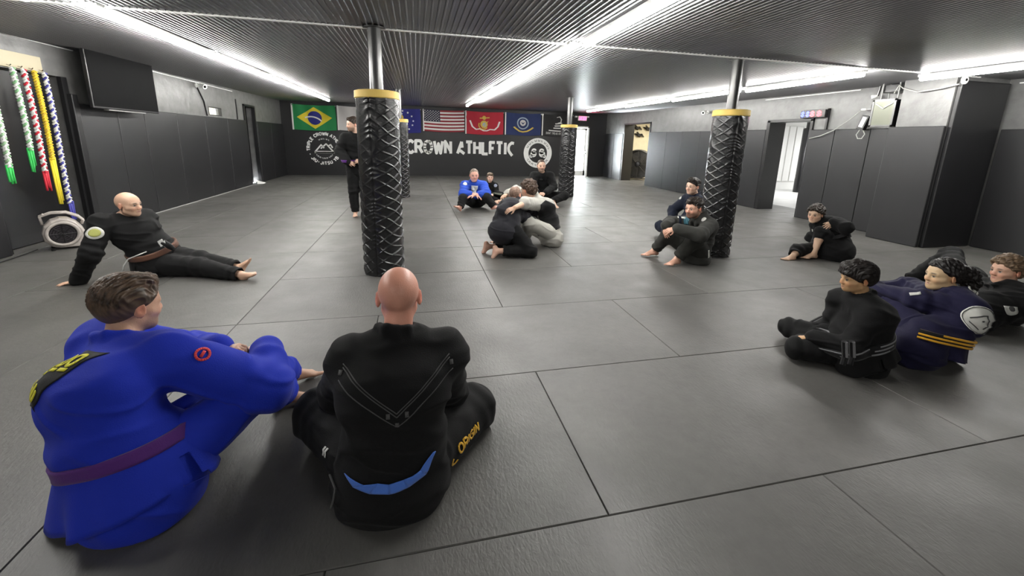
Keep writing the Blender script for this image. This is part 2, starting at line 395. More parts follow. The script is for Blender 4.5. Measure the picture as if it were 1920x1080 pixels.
# ---- padded columns
def column(x, y, label, r=.222, top=1.90, seed=0, nu=200, nv=300, seam=None, ropes=1.0, band=.075):
    t = thing('padded_column', (x, y, 0), label, 'column', 'padded steel columns')
    cz = ceil_z(y)
    MB().lathe([(.066, 0), (.066, cz), ], (x, y, 0), n=32).build('steel_post', M['steel'], t, smooth=True)
    MB().lathe([(.066, cz-.02), (.11, cz-.02), (.11, cz-.004), (.066, cz-.004)], (x, y, 0), n=32).build('post_collar', M['steel'], t)
    # wrapped vinyl with cords crossing under the skin, and gathers along the zip
    u = np.linspace(0, 2*np.pi, nu, endpoint=False); v = np.linspace(0, 1, nv)
    U, Vv = np.meshgrid(u, v)
    rs = np.random.RandomState(seed); Hh = top-band+.01
    wob = sum(a*np.sin(k*U+p+q*Vv*Hh*6) for a, k, p, q in zip(rs.uniform(.05,.14,5), rs.randint(1,4,5), rs.uniform(0,6,5), rs.uniform(-2,2,5)))
    cell = .165*2*np.pi/6/1.0
    kz = Vv*Hh/.118
    def ridge(ph):
        d = np.abs((ph+.5) % 1-.5); return np.exp(-(d/.07)**2)
    nC = 7
    p1 = kz+nC*U/(2*np.pi)*1.0+wob*.8; p2 = kz-nC*U/(2*np.pi)*1.0-wob*.6
    cords = np.maximum(ridge(p1), ridge(p2))
    mask = np.clip(1.25-1.35*Vv+.25*np.sin(2*U+seed)+.15*np.sin(5*U+9*Vv), .05, 1)
    sd = np.abs(((U-(seam if seam is not None else 4.0))+np.pi) % (2*np.pi)-np.pi)
    near = np.exp(-(sd/.26)**2)
    gather = near*(.5+.5*np.sin(2*np.pi*(Vv*Hh/.075+1.6*sd+1.5*np.sin(9*Vv+seed)+.6*np.sin(31*Vv)+wob*2)))**1.5
    groove = np.exp(-(sd/.03)**2)
    wr = np.zeros_like(U)
    for _ in range(9):
        k = rs.randint(2, 9); q = rs.uniform(4, 26); s_ = rs.choice([-1, 1]); a = rs.uniform(.2, 1)
        wr += a*np.sin(k*U*s_+q*Vv*Hh+rs.uniform(0, 6)+1.2*np.sin(3*U+5*Vv))
    wr = (1-np.abs(wr/3.2)); 
    R = r-.012+.011*cords*mask*(1-near)*ropes+.006*gather*(.6+.4*Vv)-.010*groove+.006*wr*(1-.75*mask)+.003*np.sin(2*U+3*Vv)
    R = np.where(Vv > .995, r-.02, R)
    X = x+R*np.cos(U); Y = y+R*np.sin(U); Z = .003+Vv*Hh
    vs = np.stack([X, Y, Z], -1).reshape(-1, 3)
    i, j = np.meshgrid(np.arange(nv-1), np.arange(nu), indexing='ij'); j2 = (j+1) % nu
    fs = np.stack([i*nu+j, i*nu+j2, (i+1)*nu+j2, (i+1)*nu+j], -1).reshape(-1, 4)
    me = bpy.data.meshes.new('vinyl_wrap'); me.from_pydata(vs.tolist(), [], fs.tolist()); me.materials.append(M['vinyl'])
    me.polygons.foreach_set('use_smooth', [True]*len(me.polygons)); o = bpy.data.objects.new('vinyl_wrap', me); link(o, t)
    o2 = MB().lathe([(.067, top-.05), (.067, top), (r-.02, top+.004), (r+.002, top-.004), (r+.004, top-band+.004), (r-.01, top-band-.004), (.067, top-band)], (x, y, 0), n=64).build('foam_cap', M['yellow'], t, smooth=False)
    tag(o2, 'yellow foam band around the top')
    return t
column(-.385, 4.70, 'tall padded column with yellow band directly behind the bald foreground man', seed=3, nu=360, nv=620, seam=math.atan2(-.22, -.02)-.22, top=1.955)
column(4.03, 4.82, 'padded column on the right with the man in grey sitting against it', seed=6, nu=320, nv=560, seam=math.atan2(-1,-.55)+.25, top=1.945)
column(4.01, 10.75, 'padded column in the distance beside the bright exit door', seed=5, nu=160, nv=300, top=1.93)
column(-.40, 10.85, 'padded column mostly hidden behind the tall one left of centre', seed=8, nu=160, nv=300, top=1.93)

# ---- stroke lettering
GL = dict(
 A=[[(0,0),(.5,1),(1,0)],[(.2,.36),(.8,.36)]], B=[[(0,0),(0,1),(.62,1),(.82,.78),(.62,.54),(0,.54)],[(.62,.54),(.9,.28),(.68,0),(0,0)]],
 C=[[(.95,.84),(.62,1),(.28,.95),(0,.65),(0,.35),(.28,.05),(.62,0),(.95,.16)]], D=[[(0,0),(0,1),(.5,1),(.9,.7),(.9,.3),(.5,0),(0,0)]],
 E=[[(.8,1),(0,1),(0,0),(.8,0)],[(0,.52),(.7,.52)]], F=[[(0,0),(0,1),(.8,1)],[(0,.52),(.65,.52)]],
 G=[[(.95,.84),(.62,1),(.28,.95),(0,.65),(0,.35),(.28,.05),(.62,0),(.95,.16),(.95,.48),(.55,.48)]], H=[[(0,0),(0,1)],[(.85,0),(.85,1)],[(0,.52),(.85,.52)]],
 I=[[(.1,0),(.1,1)]], J=[[(.7,1),(.7,.25),(.5,0),(.2,0),(0,.2)]], L=[[(0,1),(0,0),(.75,0)]], M=[[(0,0),(0,1),(.5,.35),(1,1),(1,0)]],
 N=[[(0,0),(0,1),(.85,0),(.85,1)]], O=[[(.5,1),(.15,.88),(0,.6),(0,.4),(.15,.12),(.5,0),(.85,.12),(1,.4),(1,.6),(.85,.88),(.5,1)]], P=[[(0,0),(0,1),(.65,1),(.88,.75),(.65,.48),(0,.48)]],
 R=[[(0,0),(0,1),(.65,1),(.88,.75),(.65,.5),(0,.5)],[(.45,.5),(.92,0)]], S=[[(.85,.85),(.55,1),(.2,.95),(.02,.75),(.2,.56),(.65,.46),(.85,.25),(.65,.04),(.3,0),(0,.15)]],
 T=[[(0,1),(.9,1)],[(.45,1),(.45,0)]], U=[[(0,1),(0,.3),(.2,.03),(.45,0),(.68,.03),(.88,.3),(.88,1)]], V=[[(0,1),(.45,0),(.9,1)]],
 W=[[(0,1),(.3,0),(.6,.8),(.9,0),(1.2,1)]], X=[[(0,0),(.85,1)],[(0,1),(.85,0)]], Y=[[(0,1),(.45,.5),(.9,1)],[(.45,.5),(.45,0)]])
GL['-'] = [[(.1,.5),(.6,.5)]]; GL["'"] = [[(.1,1),(.1,.75)]]
GL['0'] = GL['O']; GL['8'] = [[(.4,.52),(.1,.75),(.4,1),(.7,.75),(.4,.52),(.05,.25),(.4,0),(.75,.25),(.4,.52)]]
GL['2'] = [[(0,.8),(.4,1),(.8,.75),(0,0),(.85,0)]]
# the wall lettering's own letters: open A, E without its foot, C with a cut
GL['a'] = [[(-.1,0),(.5,1),(.5,1),(.98,0)],[(.5,.30),(.0,.0)]]
GL['a'] = [[(.72,1.0),(.28,.3)],[(.72,1),(.95,0)],[(.05,0),(.5,.33),(1.0,.0)]]
GL['a'] = [[(0,0),(.62,1.0)],[(.62,1.0),(.72,.5)],[(.12,.22),(.5,.22),(1.02,-.02)]]
GL['e'] = [[(0,0),(0,1),(.72,1)],[(0,.5),(.55,.5)]]
GL['c'] = [[(.85,.95),(.5,1),(.12,.8),(0,.55),(.05,.3),(.3,.1),(.62,-.12)]]
GL['n'] = [[(0,0),(0,1),(.75,.2)],[(.8,-.02),(.8,1)]]
ADV = dict(I=.2, W=1.2, M=1.0, J=.7, O=1.0, a=.90, e=.62, c=.85, n=.82, L=.72, T=.86)
def strokes(poly, sw):
    """polyline -> ribbon quads in 2D, with square joints"""
    P = [np.array(p, float) for p in poly]; out = []
    for a, b in zip(P[:-1], P[1:]):
        d = b-a; L = np.linalg.norm(d)
        if L < 1e-6: continue
        d /= L; n = np.array([-d[1], d[0]])*sw/2; e = d*sw*.42
        out.append([a-n-e*0, b-n+e*0, b+n+e*0, a+n-e*0])
    for p in P[1:-1]:
        out.append([p+sw/2*np.array([math.cos(q*math.pi/4+.39), math.sin(q*math.pi/4+.39)]) for q in range(8)])
    return out
def text2d(txt, h, sw, wx=.72, gap=.34, space=.55):
    """list of (letter index, polygon) and total width"""
    x = 0; out = []
    for k, ch in enumerate(txt):
        if ch == ' ': x += space*h; continue
        for pl in GL.get(ch, GL['I']):
            for q in strokes([(x+a*h*wx, b*h) for a, b in pl], sw): out.append((k, q))
        x += (ADV.get(ch, .88)*wx+gap)*h
    return out, x-gap*h
def extrude_polys(mb, polys, f, t, m=0):
    """polys in 2D -> thin solids; f(u,v,d) gives the 3D point at height d above the surface"""
    for qi, q in enumerate(polys):
        tt = t+.0007*(qi % 9); n = len(q); mb.add([f(p[0], p[1], 0) for p in q]+[f(p[0], p[1], tt) for p in q], [tuple(range(n, 2*n))]+[(i, (i+1) % n, n+(i+1) % n, n+i) for i in range(n)], m)

# wall lettering on the back wall
def wallf(x0, z0, s=1): return lambda u, v, d: (x0+u*s, YB-.001-d, z0+v*s)
polys, tw = text2d('CROWn aTHLeTIc', .47, .118, wx=.62, gap=.24, space=.36)
t = thing('wall_lettering', (1.8, YB-.01, .91), 'large white words CROWN ATHLETIC painted on the black back wall', 'lettering')
sx = 4.34/tw
for k in sorted(set(i for i, _ in polys)):
    mb = MB(); extrude_polys(mb, [q for i, q in polys if i == k], lambda u, v, d: (-.36+u*sx, YB-.001-d, .905+v), .004); mb.build('letter', M['white'], t)
def ringtext(mb, txt, cx, cz, R, h, a0, a1, sw, inward=False, m=0):
    """letters along a circle from angle a0 to a1 (degrees, clockwise text when a1<a0)"""
    polys, w = text2d(txt, h, sw)
    def f(u, v, d):
        a = math.radians(a0+(a1-a0)*u/w); r = R-v if inward else R+v
        return (cx+r*math.cos(a), YB-.001-d, cz+r*math.sin(a))
    extrude_polys(mb, [q for _, q in polys], f, .004, m)
def disc(mb, f, cx, cy, r0, r1, n=64, t=.003, m=0, a0=0, a1=360):
    for k in range(n):
        a, b = (math.radians(a0+(a1-a0)*j/n) for j in (k, k+1))
        q = [(cx+r*math.cos(g), cy+r*math.sin(g)) for r, g in ((r0, a), (r1, a), (r1, b), (r0, b))] if r0 > 0 else [(cx, cy), (cx+r1*math.cos(a), cy+r1*math.sin(a)), (cx+r1*math.cos(b), cy+r1*math.sin(b))]
        extrude_polys(mb, [q], f, t, m)
t = thing('wall_logo', (-3.4, YB-.01, 1.0), 'round white logo of mountain peaks inside ring lettering, at the left on the back wall', 'logo')
mb = MB()
ringtext(mb, 'TRIPLE CROWN ATHLETIC', -3.4, 1.0, .50, .105, 188, -10, .03)
ringtext(mb, '- JIU-JITSU YBJ', -3.4, 1.0, .60, .105, 200, 335, .03, inward=True)
mb.build('ring_lettering', M['white'], t)
mb = MB(); f0 = lambda u, v, d: (-3.4+u, YB-.001-d, .98+v)
for pl in ([(-.34,-.12),(-.10,.16),(0,.04)], [(-.12,.02),(.08,.20),(.34,-.12),(-.3,-.12)], [(.14,.12),(.24,.17),(.3,.05)]):
    for q in strokes(pl, .05): extrude_polys(mb, [q], f0, .004)
extrude_polys(mb, [[(-.36,-.15),(.36,-.15),(.3,-.07),(-.3,-.07)]], f0, .004)
mb.build('mountain_mark', M['white'], t)
mb = MB()
def marks(mb, cx, cz, R, h, a0, a1, n, w=.012, f=0.0):
    for k in range(n):
        if k % 6 == 5: continue
        a = math.radians(a0+(a1-a0)*k/(n-1)); e = .4*w/R
        for aa, hh in ((a, 1), (a+2.0*w/R*(1 if k % 2 else -1), .55)):
            q = [(cx+r*math.cos(g), cz+r*math.sin(g)) for r, g in ((R, aa-e), (R+h*hh, aa-e), (R+h*hh, aa+e), (R, aa+e))]
            extrude_polys(mb, [q], lambda u, v, d: (u, YB-.001-f-d, v), .004)
marks(mb, -3.4, 1.0, .34, .05, 118, 62, 9); marks(mb, -3.4, 1.0, .34, .05, 222, 318, 16)
mb.build('small_lettering', M['white'], t)
t = thing('wall_logo', (5.03, YB-.01, .98), 'round white seal with two faces in profile, at the right on the back wall', 'logo')
mb = MB(); f1 = lambda u, v, d: (5.03+u, YB-.001-d, .98+v)
disc(mb, f1, 0, 0, .41, .62); mb.build('white_ring', M['white'], t)
mb = MB(); polysf = lambda u, v, d: (0,0,0)
def rt2(mb, txt, R, h, a0, a1, sw, inward=False):
    polys, w = text2d(txt, h, sw)
    extrude_polys(mb, [q for _, q in polys], lambda u, v, d: (5.03+((R-v if inward else R+v))*math.cos(math.radians(a0+(a1-a0)*u/w)), YB-.005-d, .98+((R-v if inward else R+v))*math.sin(math.radians(a0+(a1-a0)*u/w))), .003)
marks(mb, 5.03, .98, .475, .085, 155, 25, 17, .018, .004); marks(mb, 5.03, .98, .475, .085, 215, 325, 15, .018, .004); mb.build('ring_lettering', M['pad'], t)
mb = MB()
for s in (-1, 1):
    c = s*.19; disc(mb, f1, c, -.04, 0, .135, 24); disc(mb, f1, c-s*.02, .07, .05, .12, 20, a0=20, a1=330); disc(mb, f1, c+s*.1, -.13, .03, .075, 16)
mb.build('twin_emblem', M['white'], t)
mb = MB()
f2 = lambda u, v, d: (5.03+u, YB-.005-d, .98+v)
for s in (-1, 1):
    c = s*.19
    for pl in ([(c-.06,.0),(c-.02,.03),(c+.01,-.02)], [(c+.04,-.02),(c+.07,.01)], [(c-.05,-.1),(c,-.13),(c+.06,-.09)], [(c-.08,.05),(c,.09),(c+.08,.05)]):
        for q in strokes(pl, .014): extrude_polys(mb, [q], f2, .002)
mb.build('emblem_lines', M['pad'], t)

# ---- flags
fm = {k: mat('flag_'+k, c, .75, sheen=.2) for k, c in dict(green=(.01,.21,.06), yellow=(.72,.58,.03), blue=(.015,.02,.2), white=(.75,.74,.72), offwhite=(.6,.58,.57), navy=(.014,.028,.11), red=(.40,.012,.03), black=(.02,.02,.022), dred=(.26,.02,.03), dnavy=(.02,.02,.045), gold=(.6,.42,.08), paleblue=(.35,.42,.5), indigo=(.01,.012,.16)).items()}
def flag(x0, x1, z1, hgt, base, label, layers=(), header=True, seed=0):
    """a cloth with soft folds; layers are (name, material, [polygons in 0..1 x 0..1])"""
    rs = random.Random(seed); W_ = x1-x0; ph = rs.uniform(0, 6); kx = rs.uniform(4, 6)
    def f(u, v, d):
        uu = u; sag = .035*math.sin(math.pi*min(max(uu, 0), 1))
        tens = .02*math.sin(kx*uu*3.1+ph+2.5*v)*(.3+v*.8)+.012*math.sin(9*uu-7*v+ph)
        return (x0+W_*u+.006*math.sin(5*v), YB-.06+tens-d, z1-hgt*(1-v)-sag*(1-v*.2)*.9)
    def f2(u, v, d): return f(u, v, d)
    t = thing('flag', ((x0+x1)/2, YB-.06, z1-hgt), label, 'flag', 'flags hung along the top of the back wall')
    n, m_ = 28, 14
    vs = [f(i/n, j/m_, 0) for j in range(m_+1) for i in range(n+1)]; vb = [(p[0], p[1]+.004, p[2]) for p in vs]
    N_ = len(vs); fs = []
    for j in range(m_):
        for i in range(n):
            q = (j*(n+1)+i, j*(n+1)+i+1, (j+1)*(n+1)+i+1, (j+1)*(n+1)+i); fs.append(q); fs.append(tuple(N_+k for k in q[::-1]))
    MB().add(vs+vb, fs).build('cloth', base, t, smooth=True)
    for li, (nm, mt, polys) in enumerate(layers):
        mb = MB(); d = .008+.011*li
        for q in polys:
            # subdivide each polygon as a fan so that it follows the folds
            q = [np.array(p, float) for p in q]; q = [a+(b-a)*i/max(1, int(math.ceil(np.linalg.norm(b-a)/.07))) for a, b in zip(q, q[1:]+q[:1]) for i in range(max(1, int(math.ceil(np.linalg.norm(b-a)/.07))))]; c = sum(q)/len(q); K = max(1, int(math.ceil(max(np.linalg.norm(p-c) for p in q)/.07)))
            for a, b in zip(q, q[1:]+q[:1]):
                for r in range(K):
                    s0, s1 = r/K, (r+1)/K
                    A, B, C, D = c+(a-c)*s0, c+(a-c)*s1, c+(b-c)*s1, c+(b-c)*s0
                    P = [f(A[0],A[1],d), f(B[0],B[1],d), f(C[0],C[1],d), f(D[0],D[1],d)]
                    mb.add(P if r else P[:3], [(0,1,2,3)] if r else [(0,1,2)])
        mb.build(nm, mt, t)
    if header: MB().box((x0-.035, YB-.08, z1-hgt-.01), (x0+.012, YB-.05, z1+.005)).build('header_tape', fm['white'], t)
    for u in (0, 1): MB().lathe([(0,0),(.018,0),(.018,.01),(0,.01)], (x0+W_*u, YB-.085, z1-.03), (0,-1,0), 10).build('grommet', M['brass'], t)
    return t
def circ(cx, cy, rx, ry, n=28, a0=0, a1=360): return [(cx+rx*math.cos(math.radians(a0+(a1-a0)*k/n)), cy+ry*math.sin(math.radians(a0+(a1-a0)*k/n))) for k in range(n)]
def arcband(cx, cy, rx, ry, w, a0, a1, n=14):
    out = []
    for k in range(n):
        a, b = (math.radians(a0+(a1-a0)*j/n) for j in (k, k+1))
        out.append([(cx+(rx+s*w/2)*math.cos(g), cy+(ry+s*w/2*1.5)*math.sin(g)) for s, g in ((-1, a), (1, a), (1, b), (-1, b))])
    return out
def star(cx, cy, r, asp=1.6):
    return [(cx+(r if k % 2 == 0 else r*.42)*math.sin(k*math.pi/5)/asp, cy+(r if k % 2 == 0 else r*.42)*math.cos(k*math.pi/5)) for k in range(10)]
FT = 2.585
def line(pts, w): return strokes([(a, b) for a, b in pts], w)
flag(-4.38, -2.90, FT, .90, fm['green'], 'green flag with a yellow diamond and blue globe, leftmost in the row', [
  ('yellow_diamond', fm['yellow'], [[(.5,.93),(.09,.5),(.5,.07),(.91,.5)]]), ('blue_globe', fm['blue'], [circ(.5,.5,.165,.27)]), ('white_band', fm['white'], arcband(.42,.1,.3,.45,.035,38,118))], seed=1)
flag(-2.82, -1.30, FT, .88, fm['offwhite'], 'pale grey white flag half hidden behind the standing man', [('dark_figure', fm['dred'], [circ(.30,.40,.07,.10), [(.24,.42),(.2,.3),(.28,.34)]])], seed=2)
st = [star(.5+.30*math.cos(math.radians(a)), .5+.42*math.sin(math.radians(a)), .05) for a in range(0, 360, 28)]
flag(-1.24, .20, FT, .90, fm['indigo'], 'deep blue flag with small pale stars, partly hidden by the tall padded column', [('stars', fm['white'], st+[star(.5,.8,.07)]), ('torch', fm['gold'], [[(.47,.2),(.53,.2),(.51,.6),(.49,.6)], circ(.5,.66,.05,.09)])], seed=3)
stripes = [[(u0, 1-(k+1)/13), (u1, 1-(k+1)/13), (u1, 1-k/13), (u0, 1-k/13)] for k in range(1, 13, 2) for u0, u1 in [((.4 if k < 7 else 0)+j*(.6 if k < 7 else 1)/6, (.4 if k < 7 else 0)+(j+1)*(.6 if k < 7 else 1)/6) for j in range(6)]]
cst = [star(.4*(i+1)/12, 1-(7/13)*(j+1)/10, .026) for j in range(9) for i in range(11) if (i+j) % 2 == 0]
flag(.32, 1.90, FT, .82, fm['dred'], 'red and white striped flag with white stars on a dark canton', [('white_stripes', fm['white'], stripes), ('canton', fm['dnavy'], [[(.4*i/4, 1-7/13), (.4*(i+1)/4, 1-7/13), (.4*(i+1)/4, 1), (.4*i/4, 1)] for i in range(4)]), ('stars', fm['white'], cst)], seed=4)
rib = line([(.10,.60),(.16,.34),(.26,.22),(.36,.26),(.46,.18),(.55,.18),(.64,.24),(.76,.22),(.85,.36),(.90,.58)], .045)
flag(1.98, 3.50, FT, .88, fm['red'], 'scarlet flag with a gold eagle and globe emblem over a white scroll', [
  ('scroll', fm['white'], rib), ('globe', fm['gold'], [circ(.47,.46,.10,.17), [(.36,.70),(.62,.74),(.62,.78),(.36,.75)], circ(.48,.75,.05,.09)]+arcband(.45,.42,.12,.18,.03,150,330)), ('globe_land', fm['paleblue'], [circ(.48,.44,.055,.10)]), ('anchor', fm['gold'], line([(.42,.30),(.58,.60)], .02))], seed=5)
flag(3.60, 5.10, FT, .87, fm['navy'], 'navy blue flag with a round pale seal over a yellow ribbon', [
  ('seal_ring', fm['paleblue'], arcband(.48,.56,.15,.25,.035,0,360,28)), ('seal', fm['offwhite'], [circ(.48,.58,.085,.14)]), ('seal_wings', fm['navy'], [[(.42,.62),(.48,.5),(.54,.62),(.48,.57)]]), ('ribbon', fm['gold'], line([(.22,.38),(.28,.30),(.38,.20),(.48,.17),(.60,.20),(.70,.29),(.77,.37)], .055))], seed=6)
coil = line([(.46,.88),(.56,.92),(.62,.80),(.60,.66),(.50,.62)], .035)+line([(.42,.58),(.64,.62)], .05)+line([(.40,.48),(.66,.50)], .05)+line([(.36,.38),(.66,.38)], .05)+line([(.20,.26),(.62,.24)], .05)
tp, tw_ = text2d("DONT TREAD ON ME", .09, .014)
flag(5.18, 6.50, FT, .86, fm['black'], 'black flag with a white coiled snake, rightmost in the row', [('snake', fm['white'], coil), ('lettering', fm['white'], [[(.12+p[0]*.6/tw_, .08+p[1]) for p in q] for _, q in tp])], seed=7)

# ---- exit sign
t = thing('exit_sign', (6.95, YB-.12, 2.47), 'small glowing red exit sign above the bright door', 'exit sign')
MB().box((6.75, YB-.09, 2.37), (7.12, YB-.001, 2.56)).build('sign_box', M['white'], t, bevel=.005)
MB().box((6.77, YB-.096, 2.39), (7.10, YB-.09, 2.54)).build('lit_face', M['exitm'], t)
mb = MB(); ps, wd = text2d('EXIT', .1, .02); extrude_polys(mb, [q for _, q in ps], lambda u, v, d: (6.80+u*.27/wd, YB-.097-d, 2.415+v), .003); mb.build('lettering', fm['white'], t)
MB().box((7.13, YB-.11, 2.50), (7.22, YB-.001, 2.56)).box((6.60, YB-.11, 2.50), (6.69, YB-.001, 2.56)).build('emergency_lamp', M['white'], t, bevel=.01)

# ---- television
c0, c1 = V3(-4.50, 7.42, 0), V3(-4.50, 8.98, 0)
t = thing('television', (-4.55, 8.2, 1.9), 'large black flat television mounted high on the left wall', 'television')
MB().box((-4.56, 7.36, 1.80), (-4.51, 8.95, 2.66)).build('casing', M['black'], t, bevel=.01)
MB().box((-4.512, 7.38, 1.83), (-4.506, 8.93, 2.645)).build('screen', M['glossblack'], t)
MB().box((-4.60, 7.7, 1.785), (-4.53, 8.6, 1.80)).build('lower_bar', M['trim'], t, bevel=.003)
MB().box((-4.8, 8.0, 2.1), (-4.56, 8.05, 2.14)).box((-4.8, 8.3, 2.1), (-4.56, 8.35, 2.14)).box((-4.8, 7.95, 2.0), (-4.78, 8.4, 2.4)).build('wall_bracket', M['black'], t)
# ---- cameras / detectors
def wallcam(p, n, label):
    t = thing('security_camera', p, label, 'security camera'); p = np.asarray(p); n = np.asarray(n, float)
    MB().lathe([(0,0),(.05,0),(.05,.02),(.02,.03),(.02,.08),(0,.08)], p, n, 20).build('mount', M['white'], t, smooth=False)
    d = nrm(n+V3(0,-.6,-.35)); MB().lathe([(0,-.07),(.04,-.07),(.045,.05),(.05,.06),(.05,.1),(.035,.1),(.03,.09),(0,.09)], p+n*.12, d, 20).build('body', M['white'], t, smooth=False)
    MB().lathe([(0,0),(.028,0),(.02,.012),(0,.015)], p+n*.12+d*.09, d, 16).build('lens', M['glossblack'], t)
    return t
wallcam((-4.8, 11.1, 2.52), (1, 0, 0), 'small white camera high on the left wall right of the television')
wallcam((8.1, 10.6, 2.40), (-1, 0, 0), 'small white camera high on the right wall left of the right column')
t = thing('wall_conduit', (-4.78, 11.25, 2.2), 'thin black conduit running down the left wall from the camera to the small window', 'conduit')
MB().tube([(-4.785, 11.1, 2.5), (-4.785, 11.35, 2.2), (-4.785, 11.42, 1.88)], .014).build('pipe', M['black'], t)
tag(MB().box((-4.8, 13.15, 1.86), (-4.78, 13.19, 2.4)).build('cable_channel', M['black'], origin=(-4.8, 13.17, 1.86)), 'short vertical black strip on the left wall just before the dark doorway', 'cable cover')
# ---- hall timer above the near doorway
t = thing('interval_timer', (8.02, 7.25, 2.2), 'small black digital timer with blue and red digits above the near doorway', 'timer')
MB().box((7.99, 6.95, 2.10), (8.06, 7.50, 2.25)).build('case', M['black'], t, bevel=.006)
for nm, m, a, b, s in (('blue_digits', 'blue', 7.48, 7.29, '88'), ('red_digits', 'red', 7.27, 7.02, '88')):
    mb = MB(); ps, wd = text2d(s, .10, .022); extrude_polys(mb, [q for _, q in ps], lambda u, v, d, a=a, b=b, wd=wd: (7.989-d, a+(b-a)*u/wd, 2.125+v), .003); mb.build(nm, M[m], t)
MB().box((8.06, 6.93, 1.86), (8.098, 6.97, 2.27)).box((8.06, 6.93, 2.25), (8.098, 7.5, 2.27)).build('bracket', M['black'], t)
# ---- wall heater
t = thing('wall_heater', (7.85, 5.65, 2.1), 'big black boxy heater with a pale front hung high on the right wall', 'heater')
MB().box((7.70, 5.48, 1.88), (7.98, 5.83, 2.31)).build('cabinet', M['black'], t, bevel=.01)
MB().box((7.685, 5.47, 1.87), (7.70, 5.50, 2.32)).box((7.685, 5.81, 1.87), (7.70, 5.84, 2.32)).box((7.685, 5.47, 1.87), (7.70, 5.84, 1.90)).box((7.685, 5.47, 2.29), (7.70, 5.84, 2.32)).build('front_frame', M['steel'], t)
MB().box((7.69, 5.50, 1.90), (7.70, 5.81, 2.29)).build('reflector', mat('olive_metal', (.10,.105,.08), .3, metal=.5), t)
MB().tube([(7.684, 5.52, 2.25), (7.675, 5.65, 2.17), (7.684, 5.79, 2.26)], .009).build('front_rib', M['white'], t)
MB().box((7.80, 5.50, 2.44), (8.06, 5.82, 2.56)).build('hanger_box', M['black'], t, bevel=.006)
for yy, x_ in ((5.53, 7.78), (5.79, 7.78), (5.53, 7.94), (5.79, 7.94)): MB().tube([(x_, yy, 2.30), (x_, yy, 2.585)], .011).build('hanger_rod', M['trim'], t)
o = MB().tube([(7.64,5.50,2.40),(7.66,5.46,2.52),(7.64,5.38,2.46),(7.62,5.15,2.38),(7.62,4.9,2.40),(7.63,4.66,2.44)], .008, 8).build('cable', M['cable'], smooth=True, origin=(7.64,5.3,2.4))
tag(o, 'pale cable sagging from the wall heater to the round white detector', 'cable')
t = thing('control_box', (7.98, 6.12, 1.95), 'black control box with a white label hanging left of the wall heater', 'control box')
MB().obox((7.95, 6.12, 1.96), (.04, 0, 0), (0, .06, .015), (0, -.035, .12)).build('case', M['black'], t, bevel=.005)
MB().obox((7.906, 6.115, 1.97), (.004, 0, 0), (0, .036, .010), (0, -.028, .085)).build('label_plate', M['white'], t)
MB().tube([(7.95,6.17,1.84),(7.95,6.22,1.75),(7.95,6.18,1.68),(7.95,6.11,1.68),(7.95,6.07,1.76),(7.95,6.12,1.84)], .008, 8).build('cable_loop', M['cable'], t, smooth=True)
t = thing('junction_box', (8.0, 6.0, 2.2), 'small black adapter between the wall heater and the wall lamp', 'junction box')
MB().box((7.94, 5.93, 2.12), (8.098, 6.05, 2.28)).build('case', M['black'], t, bevel=.015)
MB().lathe([(0,0),(.018,0),(.018,.08),(0,.08)], (8.0, 6.25, 2.20), (0,-1,0), 12).tube([(8.0,6.17,2.20),(8.0,6.05,2.20)],.006,6).build('plug', M['white'], t)
pts = [(8.02,6.26,2.2),(8.0,6.45,2.02),(7.99,6.7,1.84),(8.0,6.98,1.73),(8.01,7.22,1.68)]
tag(MB().tube(pts, .008, 8).build('cable', M['cable'], smooth=True, origin=(8.0,6.8,1.8)), 'thin pale cable curving across the right wall pads to the near doorway', 'cable')
t = thing('wall_lamp', (8.0, 6.03, 2.45), 'small white metal spotlight under the ceiling above the control box', 'lamp')
MB().tube([(8.0, 6.0, 2.585), (8.0, 6.02, 2.42)], .02).build('stem', M['steel'], t)
MB().lathe([(0,0),(.025,0),(.042,.07),(.042,.085),(0,.08)], (8.0, 6.02, 2.42), (-.5,.8,-.25), 18).build('shade', M['white'], t)
t = thing('smoke_detector', (7.66, 4.62, 2.50), 'round white detector at the top of the jutting corner', 'detector')
MB().lathe([(0,0),(.06,0),(.06,.02),(.045,.03),(.02,.03),(.018,.025),(0,.025)], (7.70, 4.655, 2.50), (0,-1,0), 28).build('body', M['white'], t)
MB().lathe([(.0,0),(.02,0),(.016,.012),(0,.014)], (7.70, 4.63, 2.50), (0,-1,0), 16).build('sensor', M['black'], t)

